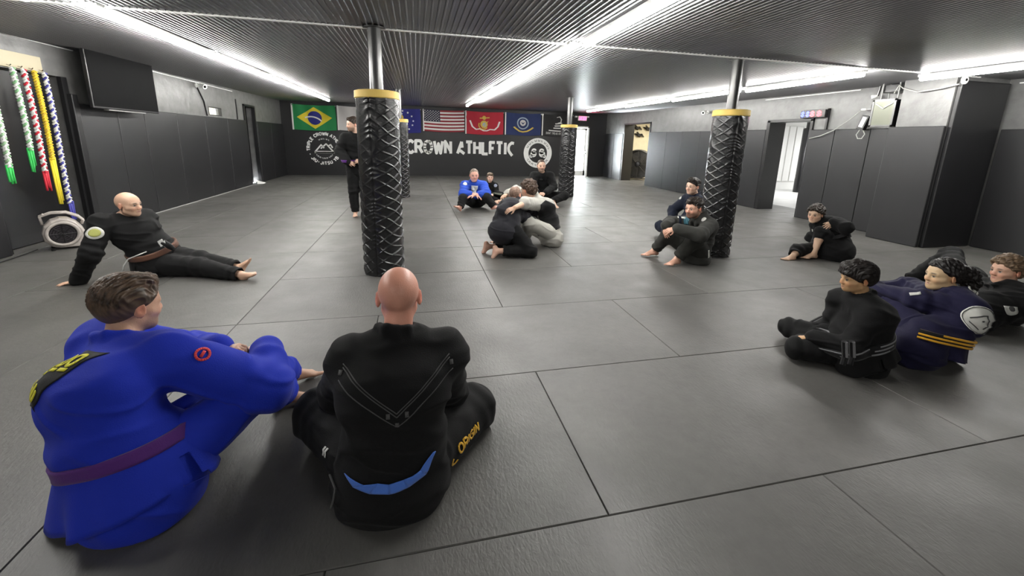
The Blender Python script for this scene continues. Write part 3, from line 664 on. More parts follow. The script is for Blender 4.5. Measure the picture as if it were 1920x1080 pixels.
# ---- cream lintel board and hanging belts
t = thing('belt_rack', (-4.79, 6.3, 2.2), 'cream board with hooks over the dark doorway holding the coloured belts', 'rack')
MB().box((-4.80, 5.4, 2.21), (-4.765, 6.98, 2.40)).build('board', M['creamboard'], t, bevel=.004)
for yy in (6.30, 6.47, 6.62, 6.77, 6.92, 6.14): MB().tube([(-4.765, yy, 2.235), (-4.735, yy, 2.225), (-4.72, yy, 2.24)], .006, 8).build('hook', M['brass'], t)
def beltmat(n, c1, c2):
    m = bpy.data.materials.new(n); m.use_nodes = True; nt = m.node_tree; b = nt.nodes['Principled BSDF']; b.inputs['Roughness'].default_value = .7
    a = nt.nodes.new('ShaderNodeAttribute'); a.attribute_name = 'col'; nt.links.new(a.outputs['Color'], b.inputs['Base Color']); return m
bm_ = beltmat('braided_cloth', 0, 0)
def hanging_braid(y, length, c1, c2, label, tail=.25, solid=False, x=-4.72, z0=2.205, tc=None):
    """three strands plaited round each other, ending in loose tails"""
    rs = random.Random(int(y*100)); mb = MB(); cols = []
    n = int(length/.012); strands = 3; per = .10
    for s in range(strands):
        pts = []; 
        for k in range(n+1):
            d = k*length/n; ph = 2*math.pi*(d/per+s/strands)
            pts.append((x+.018*math.sin(2*ph)+.006*math.sin(3*d), y+.018*math.sin(ph)+.01*math.sin(2.2*d+y), z0-d))
        n0 = len(mb.v); mb.tube(pts, .0125, 7)
        cc = [c1, c2, c2 if not solid else c1][s]
        cols += [cc]*(len(mb.v)-n0)
    for s in range(4):
        o = (s-1.5)*.018; dd = tail*rs.uniform(.75, 1.1); n0 = len(mb.v)
        pts = [(x+.01*s-.015, y+o*.5, z0-length+.03), (x+.01*math.sin(s*2), y+o*1.2, z0-length-dd*.5), (x+.012*math.cos(s), y+o*1.7, z0-length-dd)]
        mb.tube(pts, [.011, .012, .012], 6); cols += [tc if tc else c1]*(len(mb.v)-n0)
    o = mb.build('braided_belts', bm_, smooth=True, origin=(x, y, z0))
    ca = o.data.color_attributes.new('col', 'FLOAT_COLOR', 'POINT'); ca.data.foreach_set('color', [q for c in cols for q in (*c, 1)])
    tag(o, label, 'belt', 'belts hanging from the rack'); return o
Wt = (.72,.72,.70)
hanging_braid(6.14, 1.15, (.30,.48,.28), Wt, 'pale green and white braided belts, leftmost and cut by the picture edge', .2, tc=(.03,.45,.08), z0=2.18)
hanging_braid(6.47, .98, (.22,.45,.22), Wt, 'green and white braided belts, second from the left on the rack', .25, tc=(.03,.42,.08))
hanging_braid(6.62, 1.27, (.55,.02,.04), Wt, 'red and white braided belts on the rack', .24, tc=(.55,.02,.04))
hanging_braid(6.77, 1.12, (.72,.52,.03), (.62,.44,.05), 'plain yellow braided belts with long loose tails on the rack', .60, solid=True, tc=(.75,.6,.03))
hanging_braid(6.92, 1.72, (.05,.05,.28), Wt, 'long dark blue and white braided belts, rightmost on the rack', .25, tc=(.05,.05,.3))

# ---- air blower (snail shaped)
def blower(c, yaw, label):
    t = thing('air_blower', (c[0], c[1], 0), label, 'air blower')
    cy, sy = math.cos(yaw), math.sin(yaw)
    def W3(a, d, z): return V3(c[0]+a*cy-d*sy, c[1]+a*sy+d*cy, z)   # a along the outlet, d sideways
    # side profile: a round scroll running out to a flat nozzle on the floor
    prof = []
    for k in range(40):
        q = math.radians(70+k*6.2); r = .185+.0*k
        prof.append((r*math.cos(q), .20+r*math.sin(q)))
    prof = [(-.02,.405),(-.10,.38),(-.165,.31),(-.19,.22),(-.18,.12),(-.12,.045),(-.05,.02),(.10,.015),(.30,.015),(.335,.03),(.335,.10),(.31,.135),(.24,.15),(.19,.19),(.17,.26),(.12,.345),(.05,.395)]
    n = len(prof); hw = .115
    lay = [(-hw, .86), (-hw+.02, .97), (-hw+.05, 1.0), (hw-.05, 1.0), (hw-.02, .97), (hw, .86)]
    vs = [W3((a-.03)*s+.03, d, max((z-.18)*s+.18, .012)) for d, s in lay for a, z in prof]
    fs = [(r*n+i, r*n+(i+1) % n, (r+1)*n+(i+1) % n, (r+1)*n+i) for r in range(len(lay)-1) for i in range(n)]+[tuple(range(n)), tuple(range((len(lay)-1)*n, len(lay)*n))[::-1]]
    MB().add(vs, fs).build('scroll_housing', M['blower'], t, smooth=False, bevel=.006)
    sd = W3(0, -1, 0)-W3(0, 0, 0)
    MB().lathe([(.15,0),(.158,.012),(.15,.022),(.128,.02),(.12,0)], W3(-.01,-hw,.205), sd, 36).build('intake_ring', M['blower'], t, smooth=True)
    mb = MB(); 
    for rr in (.02,.045,.07,.095,.118): mb.tube([W3(-.01+rr*math.cos(q), -hw-.012, .205+rr*math.sin(q)) for q in np.linspace(0,2*math.pi,28,endpoint=False)], .003, 6, close=True)
    for q in range(8): mb.tube([W3(-.01,-hw-.012,.205), W3(-.01+.12*math.cos(q*.785),-hw-.012,.205+.12*math.sin(q*.785))], .004, 6)
    mb.build('intake_grille', M['black'], t)
    MB().lathe([(0,0),(.122,0)], W3(-.01,-hw-.004,.205), sd, 30).build('impeller', mat('dark_impeller', (.03,.025,.03), .4), t)
    mb = MB()
    for q in (-.06, .06): mb.tube([W3(-.17,q,.33), W3(-.18,q,.43), W3(-.08,q,.465), (W3(.05,q,.46)), W3(.15,q,.40), W3(.19,q,.345), W3(.17,q,.30)], .013, 8)
    mb.tube([W3(-.15,-.06,.445), W3(-.15,.06,.445)], .013, 8).tube([W3(.15,-.06,.40), W3(.15,.06,.40)], .013, 8)
    mb.build('handle', M['blower'], t, smooth=True)
    mb = MB()
    for a, d in ((-.12,-.1),(-.12,.1),(.26,-.1),(.26,.1)): mb.lathe([(0,0),(.02,0),(.02,.02),(0,.02)], W3(a,d,.001), n=12)
    mb.build('foot', M['black'], t)
    return t
blower((-4.42, 6.28), math.radians(35), 'grey carpet blower standing on the floor by the left wall, under the hanging belts')
tag(MB().tube([(-4.6,6.1,.03),(-4.62,5.95,.012),(-4.60,5.6,.01),(-4.3,5.2,.01),(-4.5,4.7,.01)], .007, 8).build('power_cord', M['cord'], smooth=True, origin=(-4.6,5.8,0)), 'power cord running along the floor from the carpet blower', 'cord')

# ---- drum fan and wall rack in the storage room
t = thing('drum_fan', (9.3, 14.0, 0), 'large round grey drum fan standing in the far storage doorway', 'fan')
fc = V3(9.0, 15.75, .64); fd = nrm(V3(-.65, -.75, 0))
MB().lathe([(.56,-.18),(.60,-.18),(.60,.12),(.57,.14),(.56,.12),(.56,-.18)], fc, fd, 48).build('drum', M['fan'], t, smooth=False)
mb = MB(); sx_ = nrm(np.cross(fd, V3(0,0,1)))
for rr in np.linspace(.08,.55,9): mb.tube([fc+fd*.13+rr*(sx_*math.cos(q)+V3(0,0,1)*math.sin(q)) for q in np.linspace(0,2*math.pi,40,endpoint=False)], .006, 5, close=True)
for k in range(8): mb.tube([fc+fd*.13, fc+fd*.13+.56*(sx_*math.cos(k*.785)+V3(0,0,1)*math.sin(k*.785))], .008, 6)
mb.build('guard', M['fan'], t)
MB().lathe([(0,-.175),(.565,-.175),(.565,-.165),(0,-.165)], fc, fd, 48).build('rear_guard', M['fan'], t)
MB().lathe([(0,-.12),(.12,-.12),(.12,.10),(.09,.14),(0,.15)], fc, fd, 28).build('hub', M['black'], t)
for k in range(5):
    q = k*2*math.pi/5; e = sx_*math.cos(q)+V3(0,0,1)*math.sin(q); e2 = np.cross(fd, e); vs = []
    for r_, w_, tw in ((.10,.09,.5),(.28,.16,.35),(.50,.20,.22)):
        for s in (-1, 1):
            p = fc+e*r_+e2*s*w_*.8+fd*s*tw*w_; vs += [p+fd*.004, p-fd*.004]
    MB().add(vs, [(0,2,6,4),(1,5,7,3),(4,6,10,8),(5,9,11,7),(0,4,5,1),(4,8,9,5),(2,3,7,6),(6,7,11,10),(8,10,11,9),(0,1,3,2)]).build('blade', M['fan'], t)
mb = MB()
for s in (-1, 1): mb.tube([fc-fd*.15+sx_*s*.45+V3(0,0,-.3), fc-fd*.2+sx_*s*.5+V3(0,0,-.60), fc+fd*.22+sx_*s*.5+V3(0,0,-.61)], .02, 8)
mb.tube([fc-fd*.2+sx_*.5+V3(0,0,-.6), fc-fd*.2-sx_*.5+V3(0,0,-.6)], .02, 8)
mb.build('stand', M['fan'], t)
for s in (-1, 1):
    MB().lathe([(0,-.02),(.07,-.02),(.07,.02),(0,.02)], fc+fd*.10+sx_*s*.52+V3(0,0,-.565), sx_, 24).build('wheel', M['white'], t)
for k, (yy, zz, lb) in enumerate(((15.35,2.12,'left of the two upper ones'), (14.75,2.10,'right of the two upper ones'), (15.2,1.82,'the lower one'))):
    t = thing('wall_hung_gear', (9.6, 16.85, zz), 'dark strap gear on the cream storage room wall, '+lb, 'equipment', 'gear hung on the storage wall')
    xx = (9.42, 9.95, 9.55)[k]
    MB().tube([(xx-.22, 16.86, zz+.08), (xx-.05, 16.80, zz), (xx+.08, 16.78, zz+.03), (xx+.24, 16.86, zz-.05)], [.02,.07,.06,.02], 10).build('strap', M['black'], t, smooth=True)
    MB().tube([(xx-.10, 16.86, zz+.16), (xx-.02, 16.82, zz+.05), (xx+.05, 16.86, zz-.07)], [.02,.04,.02], 8).build('buckle_strap', M['fan'], t, smooth=True)

# ---- things seen through the near doorway
t = thing('side_room_column', (12.7, 11.5, 0), 'dark padded column seen through the near doorway', 'column')
MB().lathe([(.17,0),(.17,.45),(.165,.46),(.165,2.1),(.12,2.12)], (12.7, 11.5, .0), n=28).build('padding', M['vinyl'], t, smooth=True)
MB().lathe([(.09,0),(.09,2.66)], (12.7, 11.5, .0), n=24).build('post', M['steel'], t, smooth=True)
tag(MB().box((9.6,11.0,2.38),(16,11.3,2.5)).build('overhead_beam', M['darkwood'], origin=(12,11,2.4)), 'dark beam under the ceiling of the room behind the near doorway', 'beam')
t = thing('wall_panelling', (13, 12.2, 1), 'tall pale striped panels on the far wall of the side room', 'panel')
for k in range(12): MB().box((11.2+k*.30, 12.23, .3), (11.46+k*.30, 12.275, 2.2)).build('slat', M['paint'], t, bevel=.01)
t = thing('weight_bench', (12.6, 9.6, 0), 'low bench with dark rails in the room behind the near doorway', 'bench')
MB().box((12.2,9.0,.40),(12.8,10.4,.48)).build('seat', M['paint'], t, bevel=.02)
for yy in (9.1,10.3):
    for xx in (12.25,12.75): MB().box((xx-.03,yy-.03,0),(xx+.03,yy+.03,.40)).build('leg', M['black'], t)

# ================================================================== people: smooth blended volumes -> one surface
class Blob:
    def __init__(s): s.p = []
    def _add(s, fn, lo, hi, k, op=0): s.p.append((fn, np.asarray(lo, float), np.asarray(hi, float), k, op)); return s
    def cone(s, a, b, ra, rb, k=.02, op=0):
        a, b = np.asarray(a, float), np.asarray(b, float); ab = b-a; L2 = ab@ab+1e-12; m = max(ra, rb)
        def fn(X, Y, Z):
            t = np.clip(((X-a[0])*ab[0]+(Y-a[1])*ab[1]+(Z-a[2])*ab[2])/L2, 0, 1)
            return np.sqrt((X-a[0]-t*ab[0])**2+(Y-a[1]-t*ab[1])**2+(Z-a[2]-t*ab[2])**2)-(ra+(rb-ra)*t)
        return s._add(fn, np.minimum(a, b)-m, np.maximum(a, b)+m, k, op)
    def chain(s, pts, rs, k=.02):
        for i in range(len(pts)-1): s.cone(pts[i], pts[i+1], rs[i], rs[i+1], k)
        return s
    def slab(s, a, b, side, wa, wb, k=.04, op=0):
        """tapered oval limb: wa, wb = (half width along side, half depth)"""
        a, b = np.asarray(a, float), np.asarray(b, float); ab = b-a; L = np.linalg.norm(ab)+1e-9; z = ab/L
        sd = np.asarray(side, float); sd = nrm(sd-z*(sd@z)); n = np.cross(z, sd); m = max(*wa, *wb)
        def fn(X, Y, Z):
            x, y, w = X-a[0], Y-a[1], Z-a[2]
            q = x*z[0]+y*z[1]+w*z[2]; t = np.clip(q/L, 0, 1)
            u = x*sd[0]+y*sd[1]+w*sd[2]; v = x*n[0]+y*n[1]+w*n[2]; o = q-t*L
            W = wa[0]+(wb[0]-wa[0])*t; D = wa[1]+(wb[1]-wa[1])*t; mm = np.minimum(W, D)
            r = np.sqrt((u/W)**2+(v/D)**2+(o/mm)**2+1e-5)
            g = np.sqrt((u/W**2)**2+(v/D**2)**2+(o/mm**2)**2)+1e-6
            return r*(r-1)/g
        return s._add(fn, np.minimum(a, b)-m, np.maximum(a, b)+m, k, op)
    def ell(s, c, axes, rad, k=.02, op=0):
        c = np.asarray(c, float); A = np.asarray(axes, float); R = np.asarray(rad, float)
        ext = np.sqrt(((A*R[:, None])**2).sum(0))
        def fn(X, Y, Z):
            x, y, w = X-c[0], Y-c[1], Z-c[2]; q = [(x*A[i][0]+y*A[i][1]+w*A[i][2]) for i in range(3)]
            r = np.sqrt(sum((q[i]/R[i])**2 for i in range(3))+1e-5); g = np.sqrt(sum((q[i]/R[i]**2)**2 for i in range(3)))+1e-6
            return r*(r-1)/g
        return s._add(fn, c-ext, c+ext, k, op)
    def cut(s, c, n, k=.005):
        """keep only the side of the plane that n points to"""
        c = np.asarray(c, float); n = nrm(n)
        return s._add(lambda X, Y, Z: (X-c[0])*n[0]+(Y-c[1])*n[1]+(Z-c[2])*n[2], [-1e3]*3, [1e3]*3, k, 1)
    def merge(F, d, k, op):
        if op:  # subtract
            d = -d; h = np.clip(.5-.5*(d-F)/k, 0, 1) if False else np.clip(.5+.5*(d-F)/k, 0, 1); return F*(1-h)+d*h+k*h*(1-h)
        h = np.clip(.5+.5*(F-d)/k, 0, 1); return F*(1-h)+d*h-k*h*(1-h)
    merge = staticmethod(merge)
    def value(s, P):
        P = np.asarray(P, float); F = np.full(P.shape[:-1], 1.0)
        for fn, lo, hi, k, op in s.p: F = Blob.merge(F, fn(P[..., 0], P[..., 1], P[..., 2]), k, op)
        return F
    def bounds(s):
        lo = np.min([p[1] for p in s.p if p[4] == 0], 0); hi = np.max([p[2] for p in s.p if p[4] == 0], 0); return lo, hi
    def mesh(s, h, floor=None):
        lo, hi = s.bounds(); lo = lo-3*h-.01; hi = hi+3*h+.01
        if floor is not None: lo[2] = max(lo[2], floor-2.5*h)
        n = np.ceil((hi-lo)/h).astype(int)+1
        ax = [(lo[i]+h*np.arange(n[i])).astype(np.float32) for i in range(3)]
        F = np.full(n, 1.0, np.float32)
        for fn, l, u, k, op in s.p:
            mg = k+2.5*h
            i0 = np.clip(np.floor((l-mg-lo)/h).astype(int), 0, n-1); i1 = np.clip(np.ceil((u+mg-lo)/h).astype(int)+1, 1, n)
            if (i1 <= i0).any(): continue
            sl = tuple(slice(a, b) for a, b in zip(i0, i1))
            X = ax[0][sl[0]][:, None, None]; Y = ax[1][sl[1]][None, :, None]; Z = ax[2][sl[2]][None, None, :]
            F[sl] = Blob.merge(F[sl], fn(X, Y, Z).astype(np.float32), k, op)
        if floor is not None:
            Z = ax[2][None, None, :]; F = np.maximum(F, (floor-Z))
        return nets(F, lo, h)

def nets(F, lo, h):
    S = (F < 0); s8 = S.astype(np.uint8)
    c = sum(s8[a:F.shape[0]-1+a, b:F.shape[1]-1+b, d:F.shape[2]-1+d] for a in (0, 1) for b in (0, 1) for d in (0, 1))
    act = (c > 0) & (c < 8); I = np.argwhere(act); vid = np.full(act.shape, -1, np.int64); vid[act] = np.arange(len(I))
    off = np.array([(a, b, d) for a in (0, 1) for b in (0, 1) for d in (0, 1)])
    val = np.stack([F[I[:, 0]+o[0], I[:, 1]+o[1], I[:, 2]+o[2]] for o in off], 1)
    acc = np.zeros((len(I), 3)); cnt = np.zeros(len(I))
    for i in range(8):
        for j in range(i+1, 8):
            if np.abs(off[i]-off[j]).sum() != 1: continue
            a, b = val[:, i], val[:, j]; m = (a < 0) != (b < 0)
            t = np.where(m, a/(a-b+1e-12), 0)
            acc += np.where(m[:, None], off[i]+(off[j]-off[i])*t[:, None], 0); cnt += m
    V = lo+(I+acc/cnt[:, None])*h; Q = []
    for axn in range(3):
        d = [0, 0, 0]; d[axn] = 1
        sl0 = tuple(slice(1 if k != axn else 0, (F.shape[k]-1)) for k in range(3))
        sl1 = tuple(slice((1 if k != axn else 1), (F.shape[k]-1 if k != axn else F.shape[k])) for k in range(3))
        A, B = S[sl0], S[sl1]; E = np.argwhere(A != B)
        if not len(E): continue
        pos = E+np.array([1 if k != axn else 0 for k in range(3)])
        flip = A[E[:, 0], E[:, 1], E[:, 2]]
        u, v = [(1, 2), (2, 0), (0, 1)][axn]
        du = np.zeros(3, int); du[u] = 1; dv = np.zeros(3, int); dv[v] = 1
        g = lambda p: vid[p[:, 0], p[:, 1], p[:, 2]]
        q = np.stack([g(pos-du-dv), g(pos-dv), g(pos), g(pos-du)], 1)
        q[~flip] = q[~flip][:, ::-1]; q = q[(q >= 0).all(1)]; Q.append(q)
    return V, np.concatenate(Q)

def relax(V, Q, it=2, w=.5):
    e = np.concatenate([Q[:, [0, 1]], Q[:, [1, 2]], Q[:, [2, 3]], Q[:, [3, 0]]]); e = np.concatenate([e, e[:, ::-1]])
    for _ in range(it):
        A = np.zeros_like(V); C = np.zeros(len(V)); 
        for k in range(3): A[:, k] = np.bincount(e[:, 0], V[e[:, 1], k], len(V))
        C = np.bincount(e[:, 0], minlength=len(V))
        V = V*(1-w)+w*A/np.maximum(C, 1)[:, None]
    return V
def vnormals(V, Q):
    N = np.cross(V[Q[:, 2]]-V[Q[:, 0]], V[Q[:, 3]]-V[Q[:, 1]]); R = np.zeros_like(V)
    for j in range(4):
        for k in range(3): R[:, k] += np.bincount(Q[:, j], N[:, k], len(V))
    return R/(np.linalg.norm(R, axis=1)[:, None]+1e-9)
def meshobj(name, V, Q, mats, parent=None, col=None, origin=None, smooth=True):
    o0 = np.zeros(3) if origin is None else np.asarray(origin, float)
    me = bpy.data.meshes.new(name); V = V-o0
    me.vertices.add(len(V)); me.vertices.foreach_set('co', V.astype(np.float32).ravel())
    me.loops.add(Q.size); me.loops.foreach_set('vertex_index', Q.astype(np.int32).ravel())
    me.polygons.add(len(Q)); me.polygons.foreach_set('loop_start', np.arange(0, Q.size, 4, dtype=np.int32))
    me.polygons.foreach_set('use_smooth', [smooth]*len(Q)); me.update(calc_edges=True)
    me.materials.append(mats)
    if col is not None:
        ca = me.color_attributes.new('col', 'FLOAT_COLOR', 'POINT'); ca.data.foreach_set('color', np.concatenate([col, np.ones((len(col), 1))], 1).astype(np.float32).ravel())
    o = bpy.data.objects.new(name, me); o.location = o0; link(o, parent); return o

# smooth pseudo-noise for cloth folds and hair
def wave(P, seed, f, n=7, warp=.6):
    rs = np.random.RandomState(seed); out = 0; ws = np.zeros(P.shape[:-1])
    for _ in range(3): d = rs.normal(size=3); d /= np.linalg.norm(d); ws = ws+np.sin(P@d*f*.6+rs.uniform(0, 6))
    for _ in range(n):
        d = rs.normal(size=3); d /= np.linalg.norm(d); out = out+np.sin(P@d*f*rs.uniform(.6, 1.6)+rs.uniform(0, 6)+warp*ws)
    return out/n**.5
def folds(P, seed, f=26, amp=.006, dirs=None):
    """sharp-crested cloth creases; dirs = list of (centre, direction, reach) bunching spots"""
    q = P*np.array([.42, .42, 1.25])+P[..., ::-1]*.12
    a = wave(q, seed, f, 6, 1.2); b = wave(q, seed+9, f*.45, 5, .8)
    d = amp*(.55*b+1.0*np.exp(-(a/.42)**2)-.45)
    for c, dr, rc, k in (dirs or []):
        r = np.linalg.norm(P-c, axis=-1); s = (P-c)@dr
        d = d+amp*1.1*np.exp(-(r/rc)**2)*np.sin(s*k+1.5*wave(P, seed+3, 12, 4))
    return d

SK = {}
skinmat = None
def make_skin():
    m = mat('skin', (.6, .4, .3), .42, attr='col', bump=(140, .12)); b = m.node_tree.nodes['Principled BSDF']
    b.inputs['Subsurface Weight'].default_value = .0; return m
skinmat = make_skin(); hairmat = mat('hair', (.03, .02, .01), .5, attr='col', spec=.4)
def cloth(name, c, rough=.8, sheen=.12, weave=260): return mat(name, c, rough, sheen=sheen, bump=(weave, .25), spec=.25)

def frame(fwd, up):
    f = nrm(fwd); u = np.asarray(up, float); u = nrm(u-f*(u@f)); r = np.cross(f, u); return f, u, r

def add_head(B, c, f, u, r, s=1.0, child=False, ears=True):
    L = lambda a, b, d: c+s*(r*a+f*b+u*d)
    ax = [r, f, u]
    B.ell(L(0, -.014, .032), ax, np.array([.077, .098, .088])*s, .02)
    B.ell(L(0, .032, -.03), ax, np.array([.058, .062, .076 if not child else .066])*s, .035*s)
    B.ell(L(0, .040, .030), ax, np.array([.062, .050, .060])*s, .02*s)
    B.cone(L(0, .072, -.090 if not child else -.078), L(0, .066, -.086 if not child else -.074), .020*s, .022*s, .025*s)
    for e in (-1, 1):
        B.cone(L(e*.048, .005, -.050), L(e*.026, .060, -.082 if not child else -.07), .016*s, .014*s, .03*s)
        B.cone(L(e*.016, .086, .018), L(e*.046, .074, .016), .009*s, .008*s, .014*s)
        B.cone(L(e*.040, .068, -.028), L(e*.058, .035, -.020), .014*s, .012*s, .025*s)
        B.ell(L(e*.031, .100, .000), ax, np.array([.015, .014, .010])*s, .012*s, 1)
        B.cone(L(e*.031, .0755, .000), L(e*.031, .0756, .000), .0135*s, .0135*s, .004*s)
        B.cone(L(e*.012, .100, -.031), L(e*.011, .098, -.031), .0075*s, .007*s, .006*s)
    B.chain([L(0, .086, .014), L(0, .098, -.012), L(0, .105 if not child else .099, -.026)], [.008*s, .009*s, .0115*s], .012*s)
    B.cone(L(-.018, .086, -.056), L(.018, .086, -.056), .007*s, .007*s, .007*s); B.cone(L(0, .092, -.055), L(0, .091, -.055), .007*s, .007*s, .008*s)
    B.cone(L(-.014, .085, -.066), L(.014, .085, -.066), .0075*s, .0075*s, .006*s)
    B.ell(L(0, .100, -.0610), ax, np.array([.022, .012, .002])*s, .004*s, 1)
    if ears:
        for e in (-1, 1):
            n_ = nrm(r*e*.92-f*.39); t_ = nrm(f*.92+r*e*.39)
            B.ell(L(e*.080, -.012, -.004), [n_, t_, u], np.array([.0085, .020, .032])*s, .008*s)
            B.ell(L(e*.089, -.010, .001), [n_, t_, u], np.array([.006, .010, .017])*s, .006*s, 1)

def add_hand(B, w, d, n, s=1.0, curl=.5, side=1, spread=.1, th=.6, k=.006):
    """w wrist, d direction of the fingers, n back of the hand, side: +1 puts the thumb on +cross(d,n)"""
    d = nrm(d); n = nrm(n-d*(np.asarray(n)@d)); t = np.cross(d, n)*side
    P = lambda a, b, c_: w+s*(d*a+t*b+n*c_)
    B.slab(P(.012, 0, 0), P(.085, .002, 0), t, (.026*s, .017*s), (.040*s, .0125*s), .012*s)
    B.cone(P(.02, .018, -.006), P(.05, .028, -.010), .014*s, .013*s, .012*s)
    for i, (ln, off) in enumerate(((.070, .030), (.078, .010), (.073, -.010), (.057, -.029))):
        a0 = (i-1.4)*-spread; base = P(.088-(.010 if i == 3 else 0)-(.003 if i == 0 else 0), off, -.001); dd = nrm(d*math.cos(a0)+t*math.sin(a0)); cc = curl*(.85+.12*i); ang = 0; p = base; rr = (.0092, .0085, .0078, .0068)
        for j, fr in enumerate((.45, .31, .24)):
            ang += cc*(.75, 1.0, .7)[j]; q = p+s*ln*fr*(dd*math.cos(ang)-n*math.sin(ang)); sc = .85 if i == 3 else 1
            B.cone(p, q, rr[j]*s*sc, rr[j+1]*s*sc, k*s*.7); p = q
    b0 = P(.028, .026, -.008); q1 = b0+s*.042*nrm(d*.72+t*(.75*th+.15)-n*.35); q2 = q1+s*.032*nrm(d*.9+t*.25*th-n*.45*(.4+curl)); 
    B.cone(b0, q1, .0125*s, .0100*s, .010*s); B.cone(q1, q2, .0098*s, .0078*s, .004*s)

def add_foot(B, a, d, u, s=1.0, k=.01, curl=0):
    """a ankle joint, d toe direction, u up out of the instep"""
    d = nrm(d); u = nrm(u-d*(np.asarray(u)@d)); t = np.cross(d, u)
    P = lambda x, y, z: a+s*(d*x+t*y+u*z)
    B.ell(P(-.035, 0, -.045), [d, t, u], np.array([.034, .028, .033])*s, .02*s)
    B.cone(P(0, 0, 0), P(.0, 0, -.03), .036*s, .034*s, .02*s)
    B.slab(P(.02, 0, -.035), P(.125, .004, -.058), t, (.030*s, .032*s), (.042*s, .017*s), .03*s)
    B.cone(P(.035, .006, -.012), P(.11, .010, -.045), .022*s, .014*s, .02*s)
    B.ell(P(.13, .02, -.062), [d, t, u], np.array([.022, .020, .014])*s, .01*s)
    for i in range(5):
        y = .031-.0158*i; x0 = .140-.007*i-(.004*i if i > 2 else 0); ln = (.036, .030, .027, .023, .019)[i]; r_ = (.0125, .0085, .008, .0078, .008)[i]
        for e in (0,):
            B.cone(P(x0, y, -.062), P(x0+ln, y*1.06, -.066-curl*ln), r_*s, r_*.85*s, .005*s)
    return B

def skin_color(V, c, f, u, r, s, tone, stubble=0, beard=None, bald=None, hands=(), lips=(.45, .18, .15), child=False, eye=(.03, .02, .01), brow=(.05, .03, .02)):
    tone = np.array(tone); C = np.tile(tone, (len(V), 1)); q = (V-c)/s; x, y, z = q@r, q@f, q@u
    C *= (1+.06*wave(V, 5, 30, 5))[:, None]
    hd = (x**2+y**2+z**2) < .16**2
    def mix(m, col):
        m = np.clip(m, 0, 1)[:, None]*hd[:, None]; return C*(1-m)+np.array(col)*m
    ear = np.exp(-(((np.abs(x)-.085)/.014)**2+((y+.012)/.024)**2+(z/.035)**2))
    C = mix(ear*.7, tone*np.array([1.15, .62, .55]))
    C = mix(.45*np.exp(-((x/.02)**2+((y-.108)/.02)**2+((z+.025)/.018)**2)), tone*np.array([1.1, .65, .6]))
    C = mix(.35*np.exp(-(((np.abs(x)-.04)/.02)**2+((z+.03)/.02)**2))*(y > .03), tone*np.array([1.1, .65, .6]))
    C = mix(.8*np.exp(-((x/.020)**4+((z+.061)/.0085)**4))*(y > .07), lips)
    if stubble:
        m = stubble*np.clip((-.035-z)/.02, 0, 1)*(z > -.125)*np.clip((y+.01)/.03, 0, 1); C = mix(m, beard or (.10, .07, .05))
        C = mix(stubble*.8*np.exp(-((x/.024)**4+((z+.046)/.006)**2))*(y > .07), beard or (.10, .07, .05))
    if bald is not None:  # cropped stubble on the sides of the scalp
        m = bald[0]*np.clip((z-.8*y+.01)/.03, 0, 1)*np.clip((.085-z)/.05, 0, 1)*(z > -.06); C = mix(m, bald[1])
    C = mix(.9*np.exp(-(((np.abs(x)-.031)/.017)**4+((z-.0215-.05*(.03-np.abs(np.abs(x)-.03)))/.0055)**4))*(y > .06), brow)
    ey = ((np.abs(x)-.031)**2+z**2*2.4 < .0118**2) & (y > .07); C[ey & hd] = (.30, .27, .25)
    ir = ((np.abs(x)-.031)**2+z**2 < .0072**2) & (y > .07); C[ir & hd] = eye
    C = mix(.6*((np.abs(z-.0085) < .003) & (np.abs(np.abs(x)-.031) < .015) & (y > .07)), (.04, .03, .03))
    return np.clip(C, .005, 1)

